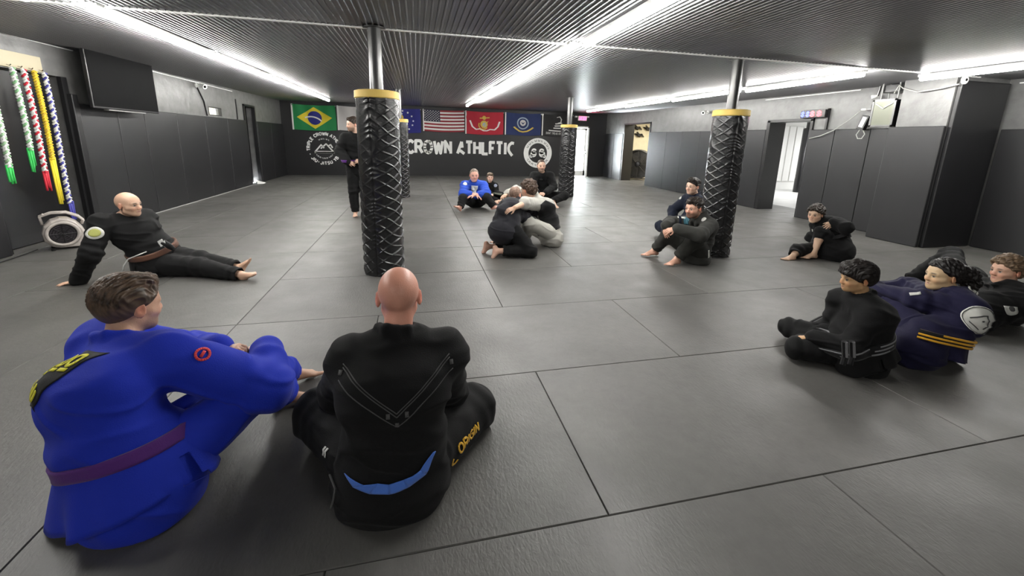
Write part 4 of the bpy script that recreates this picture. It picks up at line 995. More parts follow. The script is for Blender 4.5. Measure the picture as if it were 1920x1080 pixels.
def make_hair(parent, c, f, u, r, s, style, color, org, h=.004, seed=1):
    B = Blob(); L = lambda a, b, d: c+s*(r*a+f*b+u*d); ax = [r, f, u]; name = 'hair'
    th = dict(short=.012, buzz=.004, curly=.028, child=.024, long=.018, bald=.003)[style]
    B.ell(L(0, -.014, .034), ax, np.array([.077+th*.75, .098+th*.8, .088+th])*s, .01)
    if style in ('short',):
        B.ell(L(0, .010, .092), ax, np.array([.066, .088, .036])*s, .02*s)
        B.ell(L(0, -.06, .055), ax, np.array([.068, .050, .060])*s, .02*s)
    if style in ('curly', 'child'):
        B.ell(L(0, .040, .085), ax, np.array([.070, .060, .045])*s, .02*s)
        B.ell(L(0, -.045, .03), ax, np.array([.084, .075, .085])*s, .02*s)
        if style == 'child': B.cone(L(-.04, .092, .048), L(.04, .092, .048), .020*s, .020*s, .02*s)
        rs = np.random.RandomState(seed)
        if style == 'curly':
            for _ in range(70):
                v = rs.normal(size=3); v /= np.linalg.norm(v)
                if v[2]-.8*v[1] < -.15: continue
                p = L(v[0]*.088, -.012+v[1]*.108, .034+v[2]*.105); B.cone(p, p+rs.normal(size=3)*.010*s, .020*s, .014*s, .008*s)
            for _ in range(14):
                p = L(rs.uniform(-.06, .06), rs.uniform(.075, .10), rs.uniform(.045, .085)); B.cone(p, p+rs.normal(size=3)*.008*s, .015*s, .011*s, .006*s)
    if style in ('short', 'buzz', 'child', 'curly', 'bald'):
        B.cut(L(0, 0, -.004 if style != 'child' else -.018), u-.80*f if style != 'child' else u-.55*f, .012*s)
        for e in (-1, 1): B.ell(L(e*.10, .0, -.02), ax, np.array([.035, .034, .046])*s, .008*s, 1)
    if style == 'long':
        B.cut(L(0, .0, .004), u-.86*f, .010*s)
        for e in (-1, 1): B.ell(L(e*.098, .012, -.012), ax, np.array([.030, .036, .046])*s, .008*s, 1)
        B.ell(L(0, -.105, .02), ax, np.array([.062, .055, .062])*s, .03*s)
        B.chain([L(0, -.11, .02), L(.0, -.165, .01), L(0, -.19, -.05), L(.0, -.175, -.13)], [.05*s, .062*s, .055*s, .03*s], .02*s)
        rs = np.random.RandomState(4)
        for _ in range(46):
            t = rs.uniform(0, 1); p = L(rs.normal()*.035, -.13-.06*math.sin(t*2.2)+rs.normal()*.02, .03-.16*t); B.cone(p, p+rs.normal(size=3)*.02*s, .016*s, .010*s, .006*s)
    V, Q = B.mesh(h); N = vnormals(V, Q); q = (V-c)/s; x, y, z = q@r, q@f, q@u
    ang = np.arctan2(x, y+.02)
    if style in ('curly', 'long'): dd = .0035*wave(V, seed, 210, 7, 1.5)+.004*wave(V, seed+3, 90, 6, 1.5)
    elif style in ('short', 'child'):
        fl = wave(np.stack([x*2.6, (y)*.35, z*.6], -1), seed, 210, 8, .9); dd = (.0065*(1-np.abs(fl))+.005*wave(V, seed+2, 55, 5, 1.2))*np.clip((z-.0)/.05, .12 if style == 'short' else .5, 1)
    else: dd = .0008*wave(V, seed, 300, 6)
    V = V+N*(dd*s)[:, None]
    col = np.tile(np.array(color, float), (len(V), 1)); st = wave(np.stack([x*3, y*.5, z*.8], -1), seed+5, 160, 7, .8)
    col = col*(1+(.55 if style == 'short' else .3)*np.clip(st, -1.2, 1.8)[:, None])
    if style == 'short':
        fade = np.clip((.03-z)/.05, 0, 1)*.55; col = col*(1-fade[:, None])+np.array([.16, .11, .08])*fade[:, None]
    return meshobj(name, V, Q, hairmat, parent, np.clip(col, .002, 1), org)

class Suit:
    """a garment: its volume, creases, and a way to lay belts and patches on it"""
    def __init__(s, B, seed, amp, dirs=None, f=26): s.B, s.seed, s.amp, s.dirs, s.f = B, seed, amp, dirs or [], f
    def build(s, name, m, h, parent, org, it=1):
        V, Q = s.B.mesh(h, floor=.004); V = relax(V, Q, it, .4); N = vnormals(V, Q)
        V = V+N*folds(V, s.seed, s.f, s.amp, s.dirs)[:, None]; V[:, 2] = np.maximum(V[:, 2], .004)
        s.o = meshobj(name, V, Q, m, parent, None, org); return s.o
    def hit(s, P, D, back=.25, steps=40):
        """first surface point met going from P+D*back inward (-D)"""
        P = np.asarray(P, float); D = np.asarray(D, float); D = np.broadcast_to(D/np.linalg.norm(D, axis=-1, keepdims=True), P.shape)
        t = np.full(P.shape[:-1], back)
        for _ in range(steps): t = t-np.clip(s.B.value(P+D*t[..., None]), -.02, .05)*.9
        X = P+D*t[..., None]; e = .004
        G = np.stack([s.B.value(X+v)-s.B.value(X-v) for v in np.eye(3)*e], -1); G /= np.linalg.norm(G, axis=-1, keepdims=True)+1e-9
        fd = folds(X.reshape(-1, 3), s.seed, s.f, s.amp, s.dirs).reshape(X.shape[:-1])
        return X+G*fd[..., None], G
    def see(s, px, py, t0=.6, t1=14.0):
        """point of the cloth (and its normal) that is seen from the door side at a place of the photo"""
        d = ray(px, py); d = d/np.linalg.norm(d); lo, hi = s.B.bounds(); t = max(t0, np.linalg.norm((lo+hi)/2-CP)-1.0)
        for _ in range(160):
            v = float(s.B.value((CP+d*t)[None])[0]); 
            if v < .0006: break
            t += min(v*.8, .05)
        else: return None
        X = (CP+d*t); e = .006; G = nrm([float(s.B.value((X+k)[None])[0]-s.B.value((X-k)[None])[0]) for k in np.eye(3)*e])
        return X, G
    def at(s, px, py, guess, blend=.35):
        r = s.see(px, py)
        if r is None: print('MISS', px, py); return np.asarray(guess, float), nrm(CP-np.asarray(guess))
        return r[0], nrm(r[1]*(1-blend)+nrm(CP-r[0])*blend)
    def cord(s, pxs, guess, r, m, name, parent, org):
        pts = []
        for px, py in pxs:
            h = s.see(px, py)
            if h is not None: pts.append(h[0]+h[1]*(r+.004))
            elif pts: d = ray(px, py); pts.append(CP+d*((pts[-1]-CP)@CM[2]))
        if len(pts) < 2: print('NOCORD', name, pxs[0]); return
        return MB().tube(pts, r, 8).build(name, m, parent, smooth=True, origin=org)
    def skirt(s, name, c, n, fdir, m, parent, org, length=.16, flare=.05, vents=(0, math.pi), seed=0, top=.0, wav=.014, gapw=.05):
        """the jacket's open skirt below the belt: two thin flaps split at the sides"""
        n = nrm(n); a = nrm(np.cross(n, fdir)); b = np.cross(a, n); K = 96; rows = 9; rs = np.random.RandomState(seed); ph = rs.uniform(0, 6, 4)
        q = np.linspace(0, 2*np.pi, K, endpoint=False); D = np.cos(q)[:, None]*a+np.sin(q)[:, None]*b; R_ = []; P_ = []; low = -1
        for i in range(rows+1):
            t = i/rows; P = c-n*(top+length*t*(1+.10*np.sin(2*q+ph[3])))[:, None]
            X, G = s.hit(P, D, .34); r = ((X-P)*D).sum(-1); 
            for _ in range(4): r = (np.roll(r, 1)+2*r+np.roll(r, -1))/4
            if i == 0: r0 = r+.004
            rr = np.maximum(r+.006, r0+flare*t**.8)+wav*t*(np.sin(5*q+ph[0])+.7*np.sin(8*q+ph[1])+.4*np.sin(13*q+ph[2]))
            X = P+D*rr[:, None]; X[:, 2] = np.maximum(X[:, 2], .008+.0*t); P_.append(X)
        Y = np.array(P_); V = np.concatenate([Y.reshape(-1, 3), (Y-D[None]*.006).reshape(-1, 3)]); N_ = (rows+1)*K; Q = []
        V[:, 2] = np.maximum(V[:, 2], .005)
        def closed(j, i):
            qq = q[j % K]+.5*(q[1]-q[0]); t = (i+.5)/rows
            return all(abs((qq-v+math.pi) % (2*math.pi)-math.pi) > gapw*t*2.2 for v in vents)
        for i in range(rows):
            for j in range(K):
                if not closed(j, i): continue
                j2 = (j+1) % K; Q.append((i*K+j, i*K+j2, (i+1)*K+j2, (i+1)*K+j)); Q.append((N_+i*K+j, N_+(i+1)*K+j, N_+(i+1)*K+j2, N_+i*K+j2))
        for j in range(K): j2 = (j+1) % K; Q.append((rows*K+j, rows*K+j2, N_+rows*K+j2, N_+rows*K+j))
        return meshobj(name, V, np.array(Q)[:, ::-1], m, parent, None, org)
    def belt(s, name, c, n, m, parent, org, w=.042, th=.006, fdir=None, sag=0, off=.004, rows=4, label=None, arc=2.0):
        n = nrm(n); a = nrm(np.cross(n, fdir)); b = np.cross(a, n); K = 72; q = np.linspace(0, 2*np.pi, K, endpoint=False)
        D = np.cos(q)[:, None]*a+np.sin(q)[:, None]*b; rws = np.linspace(-w/2, w/2, rows+1)
        P = c+n*rws[:, None, None]+D[None]*0+n*(sag*np.sin(q))[None, :, None]
        X, G = s.hit(np.broadcast_to(P, (rows+1, K, 3)), np.broadcast_to(D[None], (rows+1, K, 3)), .30)
        rad = ((X-P)*D[None]).sum(-1); rad = np.broadcast_to(rad.max(0)[None], rad.shape)*.7+rad*.3
        for _ in range(2): rad = (np.roll(rad, 1, 1)+rad*2+np.roll(rad, -1, 1))/4
        X0 = P+D[None]*(rad+off)[..., None]; X1 = X0+D[None]*th; X0 = X0-D[None]*.012
        X0[..., 2] = np.maximum(X0[..., 2], .006); X1[..., 2] = np.maximum(X1[..., 2], .006)
        R = rows+1; V = np.concatenate([X1.reshape(-1, 3), X0.reshape(-1, 3)]); Q = []
        for i in range(rows):
            for j in range(K):
                if math.sin(q[j]) > arc: continue
                j2 = (j+1) % K; Q.append((i*K+j, i*K+j2, (i+1)*K+j2, (i+1)*K+j)); Q.append((R*K+i*K+j, R*K+(i+1)*K+j, R*K+(i+1)*K+j2, R*K+i*K+j2))
        for j in range(K):
            if math.sin(q[j]) > arc: continue
            j2 = (j+1) % K; Q.append((j, R*K+j, R*K+j2, j2)); Q.append((rows*K+j, rows*K+j2, R*K+rows*K+j2, R*K+rows*K+j))
        o = meshobj(name, V, np.array(Q), m, parent, None, org); s.lastbelt = (X1, D)
        if label: tag(o, label)
        return o
    def decal(s, name, c, D, up, polys, m, parent, org, off=.003, th=.002, sub=None, label=None):
        """flat shapes (2D, metres) laid on the cloth where the direction D meets it"""
        D = nrm(D); up = nrm(np.asarray(up)-D*(np.asarray(up)@D)); rt = np.cross(up, D); mb = MB(); sub = sub or .02
        for q in polys:
            q = [np.array(p, float) for p in q]; cc = sum(q)/len(q); size = max(np.linalg.norm(p-cc) for p in q); K = max(1, int(math.ceil(size/sub)))
            ring = []; E = []
            for a, b in zip(q, q[1:]+q[:1]):
                kk = max(1, int(math.ceil(np.linalg.norm(b-a)/sub)))
                E += [a+(b-a)*i/kk for i in range(kk)]
            rows = [[cc]]+[[cc+(e-cc)*(i/K) for e in E] for i in range(1, K+1)]
            flat = np.array([p for rw in rows for p in rw]); P = c+flat[:, :1]*rt+flat[:, 1:]*up
            X, G = s.hit(P, np.broadcast_to(D, P.shape), .16); bad = (np.abs(s.B.value(X)) > .02) | (((X-P)@D) < -.22); X = X+G*off; Y = X+G*th; n = len(X); ne = len(E); fs = []
            for e in range(ne): fs.append((0, 1+e, 1+(e+1) % ne))
            for i in range(1, K):
                for e in range(ne): a0 = 1+(i-1)*ne; b0 = 1+i*ne; fs.append((a0+e, b0+e, b0+(e+1) % ne, a0+(e+1) % ne))
            b0 = 1+(K-1)*ne; sd = [(b0+e, n+b0+e, n+b0+(e+1) % ne, b0+(e+1) % ne) for e in range(ne)]
            bb = np.concatenate([bad, bad]); mb.add(list(Y)+list(X), [g for g in fs+sd if not bb[list(g)].any()])
        o = mb.build(name, m, parent, smooth=True, origin=org)
        if label: tag(o, label)
        return o

def person(label, pel, nk, hd, face, tfwd, el, wr, kn, an, toe, hands, s=1.0, bulge=.05, tone=(.62, .38, .27), gi=None, pants=None, hv=.008, cv=.010,
           hair=None, hup=None, stubble=0, beard=None, bald=None, sleeve=(1, 1), leg=(1, 1), fat=1.0, seed=1, cat='person', foot_up=None, group=None, jacket=True, amp=.006, handk={}, headk=1.0, skirt=True, shdrop=.03, lips=(.45, .18, .15), child=False, hairh=.004, pad=1.0, collar=None, hipk=1.0, lapel=True, shf=.03, tsh=None, wristcut=(0, 0), jlow=0.0, calf=1.0, collar_k=1.0):
    """el, wr, kn, an, toe, hands are (left, right) pairs; toe = direction; hands = (finger direction, back-of-hand direction, curl)"""
    pel, nk, hd = (np.asarray(v, float) for v in (pel, nk, hd)); sp = nk-pel; tf, tu, tr = frame(tfwd, sp) if False else (None, None, None)
    tu = nrm(sp); tf = nrm(np.asarray(tfwd, float)-tu*(np.asarray(tfwd, float)@tu)); tr = np.cross(tf, tu)
    dl = hd-nk; nk1 = hd-nrm(dl)*.150*s*(.5+.5*headk); sft = nk1-nk; nk = nk1; sp = nk-pel; tu = nrm(sp)
    tf = nrm(np.asarray(tfwd, float)-tu*(np.asarray(tfwd, float)@tu)); tr = np.cross(tf, tu)
    f, u, r = frame(face, hup if hup is not None else (0, 0, 1)); hs = s*headk
    ch = pel+sp*.66-tf*bulge*s*.9; wa = pel+sp*.28-tf*bulge*s*.75
    sh = [nk+tr*e*.165*s*fat**.5-tu*shdrop*s+tf*shf*s for e in (-1, 1)]; hp = [pel+tr*e*.085*s*hipk for e in (-1, 1)]
    if tsh is not None:
        for k in (0, 1):
            if tsh[k] is not None: sh[k] = np.asarray(tsh[k], float)+sft*.45
    # body: one surface
    B = Blob()
    B.slab(pel, wa, tr, (.13*s, .095*s), (.115*s, .085*s), .05*s); B.slab(wa, ch, tr, (.115*s, .085*s), (.135*s, .09*s), .05*s); B.slab(ch, nk-tu*.05*s, tr, (.135*s, .09*s), (.10*s, .055*s), .05*s)
    B.cone(nk-tu*.03*s, hd-u*.06*hs-f*.018*hs, .058*s, .054*hs, .03*s)
    add_head(B, hd, f, u, r, hs, child=child)
    for k in (0, 1):
        B.chain([sh[k], el[k], wr[k]], [.045*s, .036*s, .026*s], .02*s); B.cone(nk-tu*.03*s, sh[k], .05*s, .045*s, .04*s)
        m_ = (np.asarray(el[k])+np.asarray(wr[k]))/2+(np.asarray(el[k])-np.asarray(wr[k]))*.2; B.cone(m_, wr[k], .040*s, .026*s, .02*s)
        B.chain([hp[k], kn[k]], [.075*s, .05*s], .03*s)
        B.chain([kn[k], kn[k]+(np.asarray(an[k])-kn[k])*.35, an[k]], [.048*s, .052*s, .034*s], .02*s)
        hdn = hands[k]; add_hand(B, np.asarray(wr[k]), hdn[0], hdn[1], s*(.95), hdn[2], side=(-1 if k == 0 else 1), spread=hdn[3] if len(hdn) > 3 else .08, th=hdn[4] if len(hdn) > 4 else .6)
        fu = foot_up[k] if foot_up is not None and foot_up[k] is not None else (0, 0, 1)
        add_foot(B, np.asarray(an[k]), np.asarray(toe[k], float), np.asarray(fu, float), s)
    V, Q = B.mesh(hv, floor=.002)
    C = skin_color(V, hd, f, u, r, hs, tone, stubble, beard, bald, lips=lips)
    org = np.array([pel[0], pel[1], 0.0])
    P = meshobj('person', V, Q, skinmat, None, C, org); tag(P, label, cat, group)
    if hair: make_hair(P, hd, f, u, r, hs, hair[0], hair[1], org, hairh, seed)
    out = dict(o=P, org=org, sh=sh, tf=tf, tu=tu, tr=tr, nk=nk, pel=pel, wa=wa, ch=ch, s=s)
    # jacket
    if gi is not None:
        J = Blob(); g = fat; p = pad
        J.slab(pel+tu*jlow*s, wa, tr, (.175*s*g, .135*s*g), (.160*s*g, .125*s*g), .06*s); J.slab(wa, ch, tr, (.160*s*g, .125*s*g), (.175*s*g, .125*s*g), .06*s)
        J.slab(ch, nk-tu*.055*s, tr, (.175*s*g, .125*s*g), (.135*s*g, .075*s*g), .06*s)
        dirs = []
        for k in (0, 1):
            sl = sleeve[k]; w_end = el[k]+(np.asarray(wr[k])-el[k])*(.93*sl) if sl > 0 else None
            J.cone(nk-tu*.050*s, sh[k]-tu*.0, .078*s, .072*s*p, .06*s)
            J.cone(ch+tr*(k*2-1)*.08*s, sh[k], .10*s, .07*s*p, .05*s)
            J.cone(sh[k], el[k], .082*s*p, .076*s*p, .04*s)
            if sl > 0: J.cone(el[k], w_end, .074*s*p, .060*s*p, .035*s)
            dirs += [(np.asarray(el[k], float), nrm(np.asarray(sh[k])-el[k]), .13*s, 75), (np.asarray(sh[k], float)-tu*.05, nrm(tu+tr*(k*2-1)*.5), .12*s, 50)]
        dirs.append((wa, tu, .2*s, 48))
        if skirt:
            J.slab(pel-tu*.07*s-tf*.02*s, pel+tu*.07*s, tr, (.205*s*g, .165*s*g), (.180*s*g, .14*s*g), .05*s)
        if lapel:  # thick collar band round the neck, crossing on the chest
            a = nk+tu*.035*s-tf*.062*s; pts = [nk-tu*.12*s+tf*.098*s+tr*.045*s, nk-tu*.03*s+tf*.062*s+tr*-.066*s*-1, nk+tu*.025*s+tf*.0*s+tr*.074*s, nk+tu*.045*s-tf*.052*s+tr*.04*s, nk+tu*.045*s-tf*.060*s, nk+tu*.045*s-tf*.052*s-tr*.04*s, nk+tu*.025*s-tr*.074*s, nk-tu*.03*s+tf*.062*s-tr*.066*s, nk-tu*.12*s+tf*.098*s-tr*.045*s]
            J.chain(pts, [.021*s*collar_k]*9, .012*s)
            J.chain([q-tu*.022*s for q in pts], [.021*s*collar_k]*9, .012*s)
        # opening for the neck
        J.cone(nk-tu*.00*s+tf*.02*s, nk+tu*.10*s+f*.02*s, .054*s, .066*s, .010*s, 1)
        S1 = Suit(J, seed, amp*s, dirs); S1.build('jacket', gi, cv, P, org); out['J'] = S1
    if pants is not None:
        T = Blob()
        T.slab(pel-tu*.03*s, pel+tu*.10*s, tr, (.165*s*fat, .125*s), (.15*s, .115*s), .05*s)
        dirs = []
        for k in (0, 1):
            an_, kn_ = np.asarray(an[k], float), np.asarray(kn[k], float); e_ = kn_+(an_-kn_)*(.90*leg[k])
            T.cone(hp[k], kn_, .115*s*fat**.5, .092*s*calf, .04*s); 
            if leg[k] > 0: T.cone(kn_, e_, .092*s*calf, .076*s*calf, .03*s)
            # open trouser leg: hollow the cuff
            if leg[k] > 0: T.cone(e_+(an_-kn_)*.0+nrm(an_-kn_)*.035*s, e_+nrm(an_-kn_)*.10*s, (.060*calf)*s, .085*s, .008*s, 1)
            dirs += [(kn_, nrm(kn_-hp[k]), .13*s, 60), (np.asarray(hp[k]), nrm(kn_-hp[k]), .14*s, 45), (e_, nrm(an_-kn_), .10*s, 85)]
        S2 = Suit(T, seed+20, amp*s, dirs); S2.build('trousers', pants, cv, P, org); out['T'] = S2
    return out

def knot(name, D_, m, ang_pt, tf, tu, tr, s, parent, org, tails=(.2, .2), stripe=None):
    """belt knot with two hanging ends"""
    mb = MB(); p = np.asarray(ang_pt)
    mb.obox(p, tr*.03*s, tu*.02*s, tf*.014*s)
    for e, ln in zip((-1, 1), tails):
        q = [p+tr*e*.02*s+tf*.004, p+tr*e*.045*s-tu*ln*.5+tf*.02, p+tr*e*.05*s-tu*ln+tf*.01]
        for q_ in q: q_[2] = max(q_[2], .012)
        n = tf; 
        for a, b in zip(q[:-1], q[1:]):
            w_ = nrm(np.cross(b-a, n))*.019*s; mb.add([a-w_, a+w_, b+w_, b-w_, a-w_+n*.006, a+w_+n*.006, b+w_+n*.006, b-w_+n*.006], [(3,2,1,0),(4,5,6,7),(0,1,5,4),(1,2,6,5),(2,3,7,6),(3,0,4,7)])
    return mb.build(name, m, parent, origin=org)

# ================================================================== the people
Z = V3(0, 0, 1)
C_ = dict(blue=cloth('royal_blue_gi', (.008,.026,.40), .8, .05), black=cloth('black_gi', (.0045,.0045,.005), .85, .03), blackp=cloth('black_gi_trousers', (.0045,.0045,.005), .8, .03),
  faded=cloth('washed_black_gi', (.006,.006,.0065), .85, .03), navy=cloth('navy_gi', (.008,.007,.032), .8, .04), grey=cloth('grey_gi', (.034,.034,.031), .85, .05), greyp=cloth('grey_gi_trousers', (.024,.024,.021), .85, .05),
  slate=cloth('slate_gi', (.024,.024,.030), .85, .05), white=cloth('white_gi', (.45,.44,.40), .8), farblue=cloth('bright_blue_gi', (.02,.07,.45), .75, .05), darknavy=cloth('dark_navy_gi', (.005,.008,.020), .8, .03),
  purple=cloth('purple_belt', (.085,.018,.17), .7), ltblue=cloth('light_blue_shirt', (.07,.18,.62), .8), brown=cloth('brown_belt', (.12,.055,.035), .7), whiteb=cloth('white_trim', (.7,.7,.68), .7),
  yellow=cloth('yellow_print', (.72,.68,.04), .6), gold=cloth('gold_print', (.75,.42,.03), .6), amber=cloth('amber_stripe', (.80,.42,.03), .65), greyst=cloth('grey_stripe', (.22,.22,.23), .65), blk=cloth('black_stripe', (.006,.006,.007), .8),
  redp=cloth('red_patch', (.6,.05,.06), .7), green=cloth('olive_patch', (.35,.36,.10), .7), patch=cloth('pale_patch', (.62,.62,.58), .7), stitch=cloth('grey_stitching', (.07,.07,.07), .6), greyb=cloth('grey_belt', (.2,.22,.17), .7), collar=cloth('charcoal_collar', (.02,.02,.02), .8))
def circ2(cx, cy, r, n=24): return [(cx+r*math.cos(2*math.pi*k/n), cy+r*math.sin(2*math.pi*k/n)) for k in range(n)]
def ring2(cx, cy, r0, r1, n=24, a0=0, a1=360):
    return [[(cx+r*math.cos(math.radians(g)), cy+r*math.sin(math.radians(g))) for r, g in ((r0, a), (r1, a), (r1, b), (r0, b))] for a, b in ((a0+(a1-a0)*k/n, a0+(a1-a0)*(k+1)/n) for k in range(n))]
BROWN = (.075, .047, .030); DARK = (.012, .009, .008); CURL = (.05, .033, .022)

# --- 1 the man in royal blue, nearest on the left
def blue_man():
    pel = V3(-1.13, 1.75, .14); fw = nrm(V3(.50, .86, 0)); rt = np.cross(fw, Z)
    nk = aty(222, 642, 1.93); hd = aty(243, 574, 2.02)
    anR = V3(-.76, 2.28, .085); anL = V3(-.78, 2.50, .085)
    knR = reach(500, 712, anR, .42); knL = reach(478, 690, anL, .42)
    sR = nk+rt*.185-Z*.06+fw*.05; sL = nk-rt*.185-Z*.06+fw*.05
    elR = reach(505, 690, sR, .31, True) if False else knR+rt*.09+V3(-.06, -.02, .0); elL = aty(375, 662, 2.32)
    wR = aty(500, 654, elR[1]+.24); wL = aty(408, 656, elR[1]+.17)
    p = person('man in royal blue uniform with purple belt, nearest on the left', pel, nk, hd, V3(.50, .86, -.12), fw, (elL, elR), (wL, wR), (knL, knR), (anL, anR),
        (V3(.8, .55, 0), V3(.97, .25, 0)), ((nrm(V3(.9, .0, .05)), Z, .85), (nrm(V3(-.95, .2, .0)), Z, .7)), s=1.0, bulge=.10, tone=(.56, .33, .22), gi=C_['blue'], pants=C_['blue'],
        hv=.0055, cv=.008, hair=('short', BROWN), stubble=.55, beard=(.12, .075, .045), seed=2, amp=.010, headk=1.10, fat=1.28, hairh=.0035, hup=V3(.12, .2, 1), tsh=(sL, sR), pad=1.42)
    J = p['J']; o, org = p['o'], p['org']
    bn = nrm(p['tu']*.75+Z*.4-p['tf']*.1)
    J.belt('belt', p['pel']+p['tu']*.13, bn, C_['purple'], o, org, w=.052, fdir=p['tf'], th=.007)
    J.skirt('jacket_skirt', p['pel']+p['tu']*.11, bn, p['tf'], C_['blue'], o, org, length=.18, flare=.06, vents=(0.0, math.pi), seed=4, wav=.014)
    T = p['T']; back = -p['tf']
    c0, D = J.at(96, 700, p['ch'], .0); D = nrm(D*.6+back*.3-p['tr']*.3)
    pt = J.decal('back_print_backing', c0, D, p['tu'], [[(x*.60, y*.8) for x, y in ((-.15, -.15), (-.02, -.17), (.13, -.02), (.15, .13), (-.02, .12), (-.13, .02))]], C_['blk'], o, org, off=.002)
    loops = [q for cx, cy in ((-.08, .04), (.0, .06), (.08, .07)) for q in ring2(cx, cy, .020, .036, 14)+strokes([(cx-.028, cy-.05), (cx+.03, cy-.045)], .016)]+[q for cx, cy in ((-.09, -.08), (-.02, -.09)) for q in strokes([(cx-.03, cy-.03), (cx+.02, cy+.035)], .018)+strokes([(cx, cy-.035), (cx+.035, cy+.01)], .014)]
    loops = [[(x*.60, y*.8) for x, y in q] for q in loops]
    J.decal('back_print', c0, D, p['tu'], loops, C_['yellow'], pt, org, off=.006)
    m, D = J.at(380, 664, elR); J.decal('sleeve_patch', m, D, nrm(elR-p['sh'][1]), ring2(0, 0, .020, .030, 20)+[[(-.014, -.006), (.014, -.006), (.014, .006), (-.014, .006)]], C_['redp'], o, org, label='red ring patch on the sleeve')
blue_man()

# --- 2 the bald man in black, centre foreground, seen from behind
def bald_man():
    pel = V3(-.13, 1.57, .15); fw = nrm(V3(.02, 1, 0)); nk = aty(745, 640, 1.60); hd = aty(748, 556, 1.66)
    rt = V3(1, 0, 0)
    knR = aty(884, 765, 1.93); knL = aty(604, 775, 1.96); anR = V3(-.02, 2.16, .09); anL = V3(-.30, 2.20, .10)
    sR, sL = nk+rt*.182-Z*.105+fw*.03, nk-rt*.182-Z*.105+fw*.03
    elR = aty(838, 735, 1.86); elL = aty(640, 735, 1.86); wR = V3(.02, 2.08, .40); wL = V3(-.24, 2.08, .40)
    p = person('bald man in black seen from behind, sitting in the centre foreground', pel, nk, hd, V3(.0, 1, -.10), fw, (elL, elR), (wL, wR), (knL, knR), (anL, anR),
        (V3(.6, .5, 0), V3(-.6, .5, 0)), ((V3(.8, .3, -.2), Z, .5), (V3(-.8, .3, -.2), Z, .5)), s=1.0, bulge=.07, tone=(.74, .35, .25), gi=C_['black'], pants=C_['blackp'],
        hv=.0055, cv=.008, seed=11, amp=.008, fat=1.20, bald=(.12, (.30, .2, .16)), headk=1.04, tsh=(sL, sR), pad=1.25, calf=1.35, hipk=1.25)
    J, T, o, org = p['J'], p['T'], p['o'], p['org']; back = V3(0, -1, 0)
    # yoke stitching: a double lined V across the shoulder blades
    c = p['nk']-Z*.085+V3(0, 0, 0); c = V3(c[0], p['ch'][1], c[2])
    for a, b in (((-.20, .02), (0, -.145)), ((.20, .02), (0, -.145)), ((-.21, -.035), (0, -.195)), ((.21, -.035), (0, -.195)), ((-.20, .008), (0, -.157)), ((.20, .008), (0, -.157))):
        J.decal('yoke_stitching', c, nrm(V3(0, -1, .25)), Z, strokes([a, b], .0035), C_['stitch'], o, org, off=.001, th=.001)
    for x, y in ((-.205, -.01), (.205, -.01), (-.03, -.15), (.035, -.15), (0, -.185)):
        J.decal('bar_tack', c, nrm(V3(0, -1, .25)), Z, [[(x-.007, y-.009), (x+.007, y-.009), (x+.007, y+.009), (x-.007, y+.009)]], C_['stitch'], o, org, off=.002, th=.001)
    # light blue shirt tail showing under the jacket hem
    base = pel+V3(0, 0, -.035)
    pts = [(-.165, .075), (-.13, .030), (-.07, .006), (0, .0), (.07, .010), (.13, .045), (.170, .125), (.160, .125), (.11, .075), (.05, .052), (0, .040), (-.04, .050), (-.09, .042), (-.14, .062)]
    polys = [[pts[k], pts[k+1], pts[13-k-1], pts[13-k]] for k in range(6)]
    J.decal('shirt_tail', base, nrm(V3(0, -1, .35)), Z, polys, C_['ltblue'], o, org, off=.010, th=.003, label='light blue shirt tail showing at the back hem')
    # lettering along the right trouser leg
    ps, w_ = text2d('ORIGIN', .040, .009, wx=.75, gap=.28); dirl = nrm(knR-p['pel']-p['tr']*.085)
    mid, D = T.at(880, 820, aty(878, 822, 1.80)); dl = nrm(T.at(902, 795, mid)[0]-T.at(860, 845, mid)[0]); 
    T.decal('leg_lettering', mid, D, np.cross(D, dl), [[(x-w_/2, y-.02) for x, y in poly] for _, poly in ps], C_['gold'], o, org, off=.004, label='gold word ORIGIN along the trouser leg')
    T.decal('leg_mark', *T.at(853, 862, aty(853, 858, 1.72)), Z, ring2(0, 0, .016, .027, 12, 130, 330), C_['gold'], o, org, off=.004)
    # white drawstring mark and hanging cords on the left
    T.decal('white_hip_mark', *T.at(612, 848, aty(612, 850, 1.70)), Z, [[(-.03, -.02), (-.018, -.02), (.0, .02), (-.012, .02)], [(-.008, -.02), (.004, -.02), (.02, .02), (.008, .02)]], C_['whiteb'], o, org, off=.004)
    J.cord([(618, 865), (622, 890), (632, 915), (628, 938), (624, 950)], None, .004, C_['stitch'], 'drawstring', o, org)
    J.cord([(845, 845), (846, 875), (852, 900)], None, .004, C_['stitch'], 'drawstring', o, org)
bald_man()

